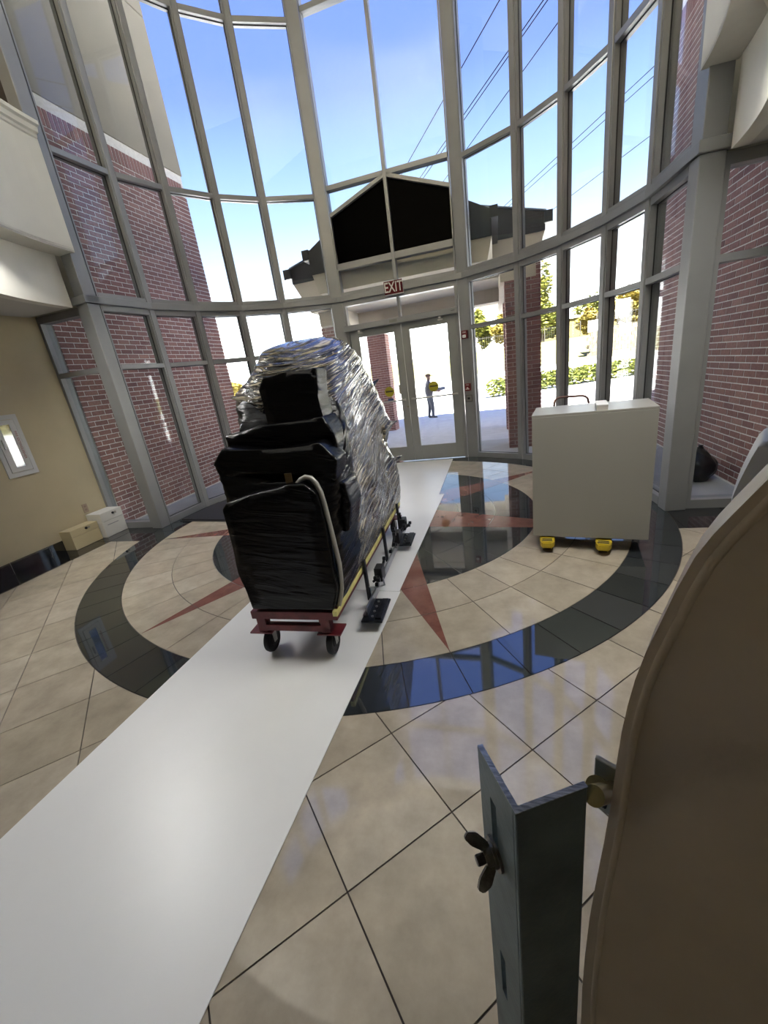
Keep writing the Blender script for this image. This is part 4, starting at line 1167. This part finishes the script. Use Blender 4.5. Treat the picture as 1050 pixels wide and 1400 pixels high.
# ================================================================== WHITE CABINET ON YELLOW SKATES
MCAB = T(2.185, -.80, 0) @ RZ(math.radians(-9.0))
cab = root('white_cabinet', (2.185, -.80, .115), 'plain off-white cabinet standing on yellow moving skates', 'cabinet')
MB().box((-.415, -.24, .115), (.415, .24, 1.112), MCAB, bev=.003).build('body', M_CAB, cab)
MB().box((-.42, -.247, 1.112), (.42, .247, 1.13), MCAB, bev=.003).build('top', M_CAB, cab)
MB().box((-.418, -.252, .117), (.418, -.241, 1.111), MCAB, bev=.002).build('front_panel', M_CAB, cab)
M_SKY = mat('skate_yellow', (.50, .37, .02), .45, var=.1, vscale=12)
for k, (xx, rot, nm) in enumerate(((-.325, 4, 'yellow moving skate with black grips under the door-side end of the cabinet'), (.125, -3, 'yellow moving skate with black grips under the middle of the cabinet'))):
    MS = MCAB @ T(xx, -.02, 0) @ RZ(math.radians(rot))
    sk = root('moving_skate', MS @ Vector((0, 0, .0)), nm, 'dolly', 'yellow moving skates')
    pl = [(-.055, -.27), (-.04, -.325), (.04, -.325), (.06, -.27), (.06, .26), (.04, .30), (-.04, .30), (-.055, .26)]
    b = MB().prism(pl, .045, .103, MS); bmesh.ops.bevel(b.bm, geom=list(b.bm.edges), offset=.008, segments=2, affect='EDGES')
    b.build('body', M_SKY, sk, smooth='auto')
    for yy in (-.292, -.262): MB().box((-.038, yy-.008, .1015), (.04, yy+.008, .1065), MS, bev=.002).build('grip_slot', M_RUB, sk)
    MB().box((-.04, -.20, .10), (.04, .24, .1149), MS).build('grip_pad', M_RUB, sk)
    for yy in (-.24, 0, .24):
        MB().cyl(MS @ Vector((-.03, yy, .026)), MS @ Vector((.03, yy, .026)), .025, 20).build('roller', M_RUB, sk)
        MB().box((-.04, yy-.012, .03), (-.032, yy+.012, .05), MS).box((.032, yy-.012, .03), (.04, yy+.012, .05), MS).build('axle_bracket', M_ZINC, sk)
sb = root('small_box', MCAB @ Vector((.065, -.1, 1.13)), 'small white cardboard box lying on top of the cabinet', 'box')
MB().box((.03, -.235, 1.1302), (.105, .02, 1.168), MCAB, bev=.002).build('carton', mat('carton_white', (.55, .52, .46), .6), sb)
MB().box((.028, -.237, 1.160), (.107, .022, 1.171), MCAB, bev=.002).build('lid', mat('carton_lid', (.66, .65, .62), .6), sb)
# hand truck behind the cabinet
M_HT = mat('handtruck_brown', (.09, .045, .035), .4, .3)
ht = root('hand_truck', (2.15, -.1, 0), 'dark brown hand truck with a hoop handle behind the cabinet', 'hand truck')
MB().tube([(2.0, -.24, .1), (2.0, -.12, 1.09), (2.005, -.115, 1.125), (2.03, -.112, 1.15), (2.06, -.11, 1.158), (2.24, -.11, 1.15), (2.27, -.112, 1.142), (2.293, -.115, 1.12), (2.30, -.12, 1.08), (2.30, -.24, .1)], .0115, 10).build('hoop_handle', M_HT, ht, smooth=True)
for zz in (.35, .65, .9): MB().cyl((2.0, -.24+.12*(zz-.1), zz), (2.30, -.24+.12*(zz-.1), zz), .01, 8).build('rung', M_HT, ht)
MB().box((1.97, -.36, .012), (2.33, -.235, .02)).box((1.97, -.245, .012), (2.33, -.235, .16)).build('toe_plate', M_HT, ht)
for xx in (1.95, 2.31): MB().cyl((xx, -.12, .1), (xx+.04, -.12, .1), .098, 24).build('wheel', M_RUB, ht)
MB().cyl((1.97, -.12, .1), (2.33, -.12, .1), .009, 8).box((1.995, -.24, .09), (2.005, -.12, .11)).box((2.295, -.24, .09), (2.305, -.12, .11)).build('axle', M_HT, ht)

# ================================================================== SMALL THINGS BY THE LEFT WALL
def lock_box(name, x0, x1, y0, y1, h, m, label, dark):
    r = root(name, ((x0+x1)/2, (y0+y1)/2, 0), label, 'box')
    lid = h*.36
    MB().box((x0, y0, .001), (x1, y1, h-lid), bev=.004).build('body', m, r)
    MB().box((x0, y0-.001, h-lid+.002), (x1+.002, y1+.001, h), bev=.004).build('lid', m, r)
    lk = MB().cyl((x1, (y0+y1)/2+.02, h-lid*.35), (x1+.012, (y0+y1)/2+.02, h-lid*.35), .016, 16).build('lock', mat('lock_black', (.01, .008, .008), .3), r)
    MB().box((x1+.001, (y0+y1)/2+.045, h-lid*.5), (x1+.004, (y0+y1)/2+.075, h-lid*.25)).build('label_plate', mat(dark, (.30, .28, .24), .5), r)
    if dark == 'plate_b': MB().box((x1+.0005, y0+.06, h*.46), (x1+.0025, y1-.1, h*.49)).build('grey_print', mat('print_grey', (.28, .28, .28), .6), r)
    return r
lock_box('lock_box', -3.862, -3.68, -.885, -.505, .255, mat('box_tan', (.50, .42, .25), .5), 'low tan lock box against the beige wall', 'plate_a')
lock_box('lock_box', -3.862, -3.62, -.485, -.155, .335, mat('box_white', (.62, .60, .55), .5), 'taller white lock box beside the strip window', 'plate_b')
ol = root('wall_outlet', (-3.87, -.44, .36), 'small outlet plate on the beige wall above the tan box', 'outlet')
MB().box((-3.879, -.475, .36), (-3.872, -.405, .475), bev=.002).build('plate', mat('outlet_plate', (.36, .27, .2), .5), ol)
for zz in (.385, .43): MB().box((-3.873, -.455, zz), (-3.8705, -.425, zz+.026), bev=.002).build('socket', mat('socket_tan', (.28, .2, .15), .5), ol)
# fire extinguisher cabinet
fc = root('extinguisher_cabinet', (-3.87, -.975, 1.02), 'white recessed fire extinguisher cabinet with a tall glass pane on the beige wall', 'cabinet')
M_FC = mat('cabinet_white_enamel', (.55, .55, .53), .4)
y0, y1, z0, z1 = -1.14, -.812, 1.02, 1.71
X = -3.88
b = MB()
b.box((X, y0, z0), (X+.014, y1, z0+.05)).box((X, y0, z1-.05), (X+.014, y1, z1)).box((X, y0, z0+.05), (X+.014, y0+.045, z1-.05)).box((X, y1-.045, z0+.05), (X+.014, y1, z1-.05))
b.build('trim_frame', M_FC, fc)
dy0, dy1, dz0, dz1 = y0+.05, y1-.05, z0+.055, z1-.055
wy0, wy1, wz0, wz1 = dy0+.065, dy1-.06, dz0+.05, dz1-.05
dr = MB()
dr.box((X+.002, dy0, dz0), (X+.018, dy1, wz0)).box((X+.002, dy0, wz1), (X+.018, dy1, dz1)).box((X+.002, dy0, wz0), (X+.018, wy0, wz1)).box((X+.002, wy1, wz0), (X+.018, dy1, wz1))
door = dr.build('door', M_FC, fc)
MB().box((X+.008, wy0, wz0), (X+.012, wy1, wz1)).build('pane', mat('dark_mirror_glass', (.04, .035, .03), .03, spec=1.0, coat=1.), door)
MB().box((X+.018, dy0+.022, 1.34), (X+.03, dy0+.04, 1.45), bev=.003).build('handle', mat('handle_steel', (.3, .3, .3), .3, .9), door)
tm = T(X+.0195, (wy1+dy1)/2, (wz0+wz1)/2) @ frame((0, 0, 0), (0, 0, -1), (0, 1, 0), (1, 0, 0))
text_mesh('lettering', 'FIRE EXTINGUISHER', .036, tm, mat('red_print', (.25, .05, .04), .5), door, .0006)
# black mat by the glass
MM = T(-2.42, .42, 0) @ RZ(math.radians(-6))
mt_ = root('floor_mat', (-2.42, .42, 0), 'black rubber mat lying beside the window wall', 'mat')
b = MB(); b.box((-.43, -.42, .0012), (.52, .36, .028), MM)
bmesh.ops.bevel(b.bm, geom=[e for e in b.bm.edges if all(v.co.z > .02 for v in e.verts)], offset=.02, segments=2, affect='EDGES')
b.build('pad', mat('mat_rubber', (.018, .018, .022), .55, bump=.2, bscale=200), mt_)

# ================================================================== FOREGROUND: ANGLE BRACKET AND CURVED PANELS
ZT = 1.345
A0 = at_z(705, 1113, ZT); A1 = at_z(652, 1018, ZT); A2 = at_z(804, 1074, ZT)
u1 = (A1-A0).normalized(); u2 = Vector((u1.y, -u1.x, 0))
if u2.dot(A2-A0) < 0: u2 = -u2
LEG = .0495; TH = .0038
M_GALV = mat('galvanised_steel', (.17, .22, .235), .5, .6, var=.18, vscale=18, bump=.08, bscale=200)
M_CUT = mat('cut_steel_edge', (.62, .66, .68), .3, .9, col2=(.25, .28, .29), vscale=2.0, stretch=((0, 0, math.radians(30)), (60, 400, 60)))
br = root('angle_bracket', A0*1.0, 'grey steel angle upright with slots and a wing nut beside the curved panel', 'bracket')
br.location.z = 0; br.matrix_basis = T(A0.x, A0.y, 0)
MBR = frame(Vector((A0.x, A0.y, 0)), u1, u2, Vector((0, 0, 1)))
# flange along u2 (plain)
MB().box((0, 0, .01), (TH, LEG, ZT-.0006), MBR, bev=.0008, seg=1).build('flange_plain', M_GALV, br)
# flange along u1 with two long slots (built as strips around them)
sl = [(1.255, 1.315), (1.075, 1.135)]
b = MB(); w0, w1 = .026, .034
b.box((TH, 0, .01), (w0, TH, ZT-.0006), MBR); b.box((w1, 0, .01), (LEG, TH, ZT-.0006), MBR)
zz = .01
for z0_, z1_ in sorted(sl): b.box((w0, 0, zz), (w1, TH, z0_), MBR); zz = z1_
b.box((w0, 0, zz), (w1, TH, ZT-.0006), MBR)
b.build('flange_slotted', M_GALV, br)
MB().box((0, 0, ZT-.0006), (TH, LEG, ZT), MBR).box((TH, 0, ZT-.0006), (LEG, TH, ZT), MBR).build('cut_edge', M_CUT, br)
# carriage bolt, washer and wing nut through the upper slot
M_WING = mat('wing_nut_zinc', (.16, .15, .14), .35, .95, var=.35, vscale=90, bump=.25, bscale=400)
bc = Vector((.030, 0, 1.262))
wash = MB().cyl(MBR @ (bc+Vector((0, -.0022, 0))), MBR @ (bc+Vector((0, -.0002, 0))), .0115, 32).cyl(MBR @ (bc+Vector((0, -.004, 0))), MBR @ (bc+Vector((0, -.0022, 0))), .0085, 28).build('washer', M_WING, br)
b = MB().cyl(MBR @ (bc+Vector((0, -.0155, 0))), MBR @ (bc+Vector((0, -.002, 0))), .0033, 20)
b.build('bolt_thread', M_WING, br)
th = MB()
for k in range(8): th.lathe([(.0032, -.0003), (.0038, 0), (.0032, .0003)], MBR @ T(bc.x, -.0105-.0006*k, bc.z) @ RX(PI/2), 18)
th.build('thread_ridges', M_WING, br)
wn = MB()
wn.lathe([(.0034, 0), (.0068, 0), (.0062, .005), (.0048, .0072), (.0034, .0072)], MBR @ T(bc.x, -.0022, bc.z) @ RX(PI/2), 24)
WR = MBR @ T(bc.x, -.0042, bc.z) @ RY(math.radians(-52))
for s in (-1, 1):
    wp = [(s*.004, .0), (s*.0085, .0005), (s*.0165, -.006), (s*.0185, -.0125), (s*.0155, -.016), (s*.010, -.0125), (s*.0045, -.005)]
    MWg = WR @ Matrix(((1, 0, 0, 0), (0, 1, 0, 0), (0, 0, 1, 0), (0, 0, 0, 1)))
    q = MB(); q.prism(wp, -.0022, .0022, MWg)
    bmesh.ops.bevel(q.bm, geom=list(q.bm.edges), offset=.0007, segments=2, affect='EDGES')
    me = bpy.data.meshes.new('t'); q.bm.to_mesh(me); q.bm.free(); wn.bm.from_mesh(me); bpy.data.meshes.remove(me)
wn.build('wing_nut', M_WING, br)
# second bolt joining the plain flange to the panel bracket behind it
M_BRASS = mat('yellow_zinc', (.42, .36, .19), .25, .95, var=.2, vscale=60)
pc = Vector((.012, LEG+.006, 1.322))
d27 = Vector((math.sin(math.radians(27)), math.cos(math.radians(27)), 0)); r27 = Vector((d27.y, -d27.x, 0))
PP = at_z(835, 1100, 1.30)
def on_panel(px, py, dist):
    d = px_dir(px, py); t = dist/d.dot(d27); return CAM+d*t
def uz(p, dist):
    o_ = CAM+d27*dist; return ((p-o_).dot(r27), p.z)
def panel(name, label, pxs, dist, extra, th, bev, m, floor_u=None):
    pts = [uz(on_panel(a, b, dist), dist) for a, b in pxs]
    u_b = pts[-1][0]-.004
    poly = [(u_b, .002)] + pts[::-1] + [(pts[0][0]+e[0], pts[0][1]+e[1]) for e in extra] + [(pts[0][0]+extra[-1][0], .002)]
    o_ = CAM+d27*dist
    Mp = frame((o_.x, o_.y, 0), r27, Vector((0, 0, 1)), d27)
    r = root(name, (o_.x+r27.x*.3, o_.y+r27.y*.3, 0), label, 'panel')
    b = MB().prism(poly, 0, th, Mp)
    es = [e for e in b.bm.edges if not (abs(e.verts[0].co.z-.002) < .001 and abs(e.verts[1].co.z-.002) < .001) and abs(((e.verts[0].co-o_).dot(d27))-((e.verts[1].co-o_).dot(d27))) < 1e-4]
    bmesh.ops.bevel(b.bm, geom=es, offset=bev, segments=5, profile=.5, affect='EDGES', clamp_overlap=True)
    b.build('board', m, r, smooth='auto')
    return r, poly, Mp
DIST = .205
M_PANEL = mat('panel_cream', (.62, .52, .41), .5, spec=.35, var=.06, vscale=9, bump=.08, bscale=60)
curve = [(1050, 655), (1025, 680), (1000, 705), (975, 731), (950, 762), (925, 806), (900, 858), (883, 892), (868, 930), (858, 965), (850, 1000), (842, 1050), (835, 1100), (826, 1150), (815, 1205), (806, 1255), (800, 1305), (796, 1350), (794, 1400)]
pn, poly, Mp = panel('curved_panel', 'large cream curved-top panel standing upright beside the steel angle', curve, DIST, [(.02, .03), (.05, .06), (.10, .085), (.2, .11), (.5, .14)], .026, .008, M_PANEL)
# raised welt following the edge
inset = [uz(on_panel(a+16+max(0, (1000-b)*.02), b+10, DIST), DIST) for a, b in curve]
MB().tube([Mp @ Vector((u, z, .0005)) for u, z in inset], .0022, 8).build('edge_welt', M_PANEL, pn, smooth=True)
curve2 = [(1050, 603), (1043, 604), (1036, 612), (1028, 625), (1019, 642), (1011, 658), (1004, 674), (998, 692), (993, 712), (988, 740)]
M_PANEL2 = mat('panel_white', (.62, .63, .66), .45)
pn2, _, _ = panel('curved_panel', 'second pale curved panel standing behind the cream one', curve2, DIST+.16, [(.03, .006), (.1, .02), (.4, .04)], .05, .02, M_PANEL2)
# bolt joint between bracket and panel
def at_d(px, py, dist): return on_panel(px, py, dist)
jb = root('panel_bolt', at_d(822, 1080, .205), 'yellow zinc bolt and square plate joining the steel angle to the panel', 'bolt')
c0 = at_d(812, 1088, .200); c1 = at_d(840, 1080, .246)
ax = (c1-c0).normalized()
MB().cyl(c0, c1, .0062, 24).build('spacer', M_BRASS, jb, smooth='auto')
cw = at_d(817, 1077, .222)
MB().cyl(cw-ax*.001, cw+ax*.001, .0075, 32).build('washer', M_BRASS, jb)
t0 = at_d(813, 1036, .246); t1 = at_d(850, 1056, .246)
Mq = frame(t0, (t1-t0).normalized(), Vector((0, 0, -1)), d27)
MB().box((0, 0, 0), (.03, .05, .004), Mq, bev=.0006, seg=1).build('flat_bar', mat('bar_zinc', (.5, .5, .46), .35, .85, var=.1, vscale=40), jb)
MB().box((-.001, .018, -.012), (.012, .03, -.004), Mq, bev=.001).build('black_grip', M_RUB, jb)

# ================================================================== ADDED FILL LAMPS (out of view, in the balcony soffit and on the balcony)
M_FILL = bpy.data.materials.new('fill_diffuser'); M_FILL.use_nodes = True
_b = M_FILL.node_tree.nodes['Principled BSDF']; _b.inputs['Emission Color'].default_value = (1, .96, .9, 1); _b.inputs['Emission Strength'].default_value = 3.0
SOFFIT_FILL_W, BALCONY_FILL_W = 38, 165
for ang in (115, 124, 133, 142):
    for sgn in (-1, 1):
        a = math.radians(sgn*ang); x, y = 3.055*math.sin(a), 3.055*math.cos(a)
        r = root('soffit_fill_light', (x, y, 3.28), 'small round fill light added in the curved balcony soffit', 'light', 'added soffit fill lights')  # unseen downlight added to brighten floor and lower rotunda
        MB().lathe([(.05, 3.2895), (.05, 3.283), (.068, 3.283), (.068, 3.2895)], T(x, y, 0), 24).build('trim_ring', M_CREAM, r)
        MB().lathe([(0, 3.287), (.05, 3.287), (.05, 3.289), (0, 3.289)], T(x, y, 0), 24).build('lens', M_FILL, r)
        l = bpy.data.lights.new('fill_lamp', 'SPOT'); l.energy = SOFFIT_FILL_W; l.spot_size = math.radians(136); l.spot_blend = .55; l.shadow_soft_size = .05; l.color = (1, .985, .96)
        lo = bpy.data.objects.new('fill_lamp', l); C.objects.link(lo); lo.location = (x, y, 3.275); attach(lo, r)
for ang in (140, 160, 180, 200, 220):
    a = math.radians(ang); x, y = 3.33*math.sin(a), 3.33*math.cos(a)
    r = root('balcony_fill_light', (x, y, 3.42), 'boxy fill light added on the balcony floor behind the parapet', 'light', 'added balcony fill lights')  # unseen uplight added to lift the upper rotunda by bounce
    Mu = T(x, y, 0) @ RZ(-a)
    MB().box((-.3, -.08, 3.425), (.3, .08, 3.60), Mu, bev=.006).build('housing', M_ALU, r)
    MB().box((-.28, -.06, 3.60), (.28, .06, 3.606), Mu).build('lens', M_FILL, r)
    l = bpy.data.lights.new('fill_lamp', 'AREA'); l.shape = 'RECTANGLE'; l.size = .5; l.size_y = .12; l.energy = BALCONY_FILL_W; l.color = (1, .985, .96)
    lo = bpy.data.objects.new('fill_lamp', l); C.objects.link(lo); lo.matrix_basis = T(x, y, 3.63) @ RZ(-a) @ RX(PI); attach(lo, r)
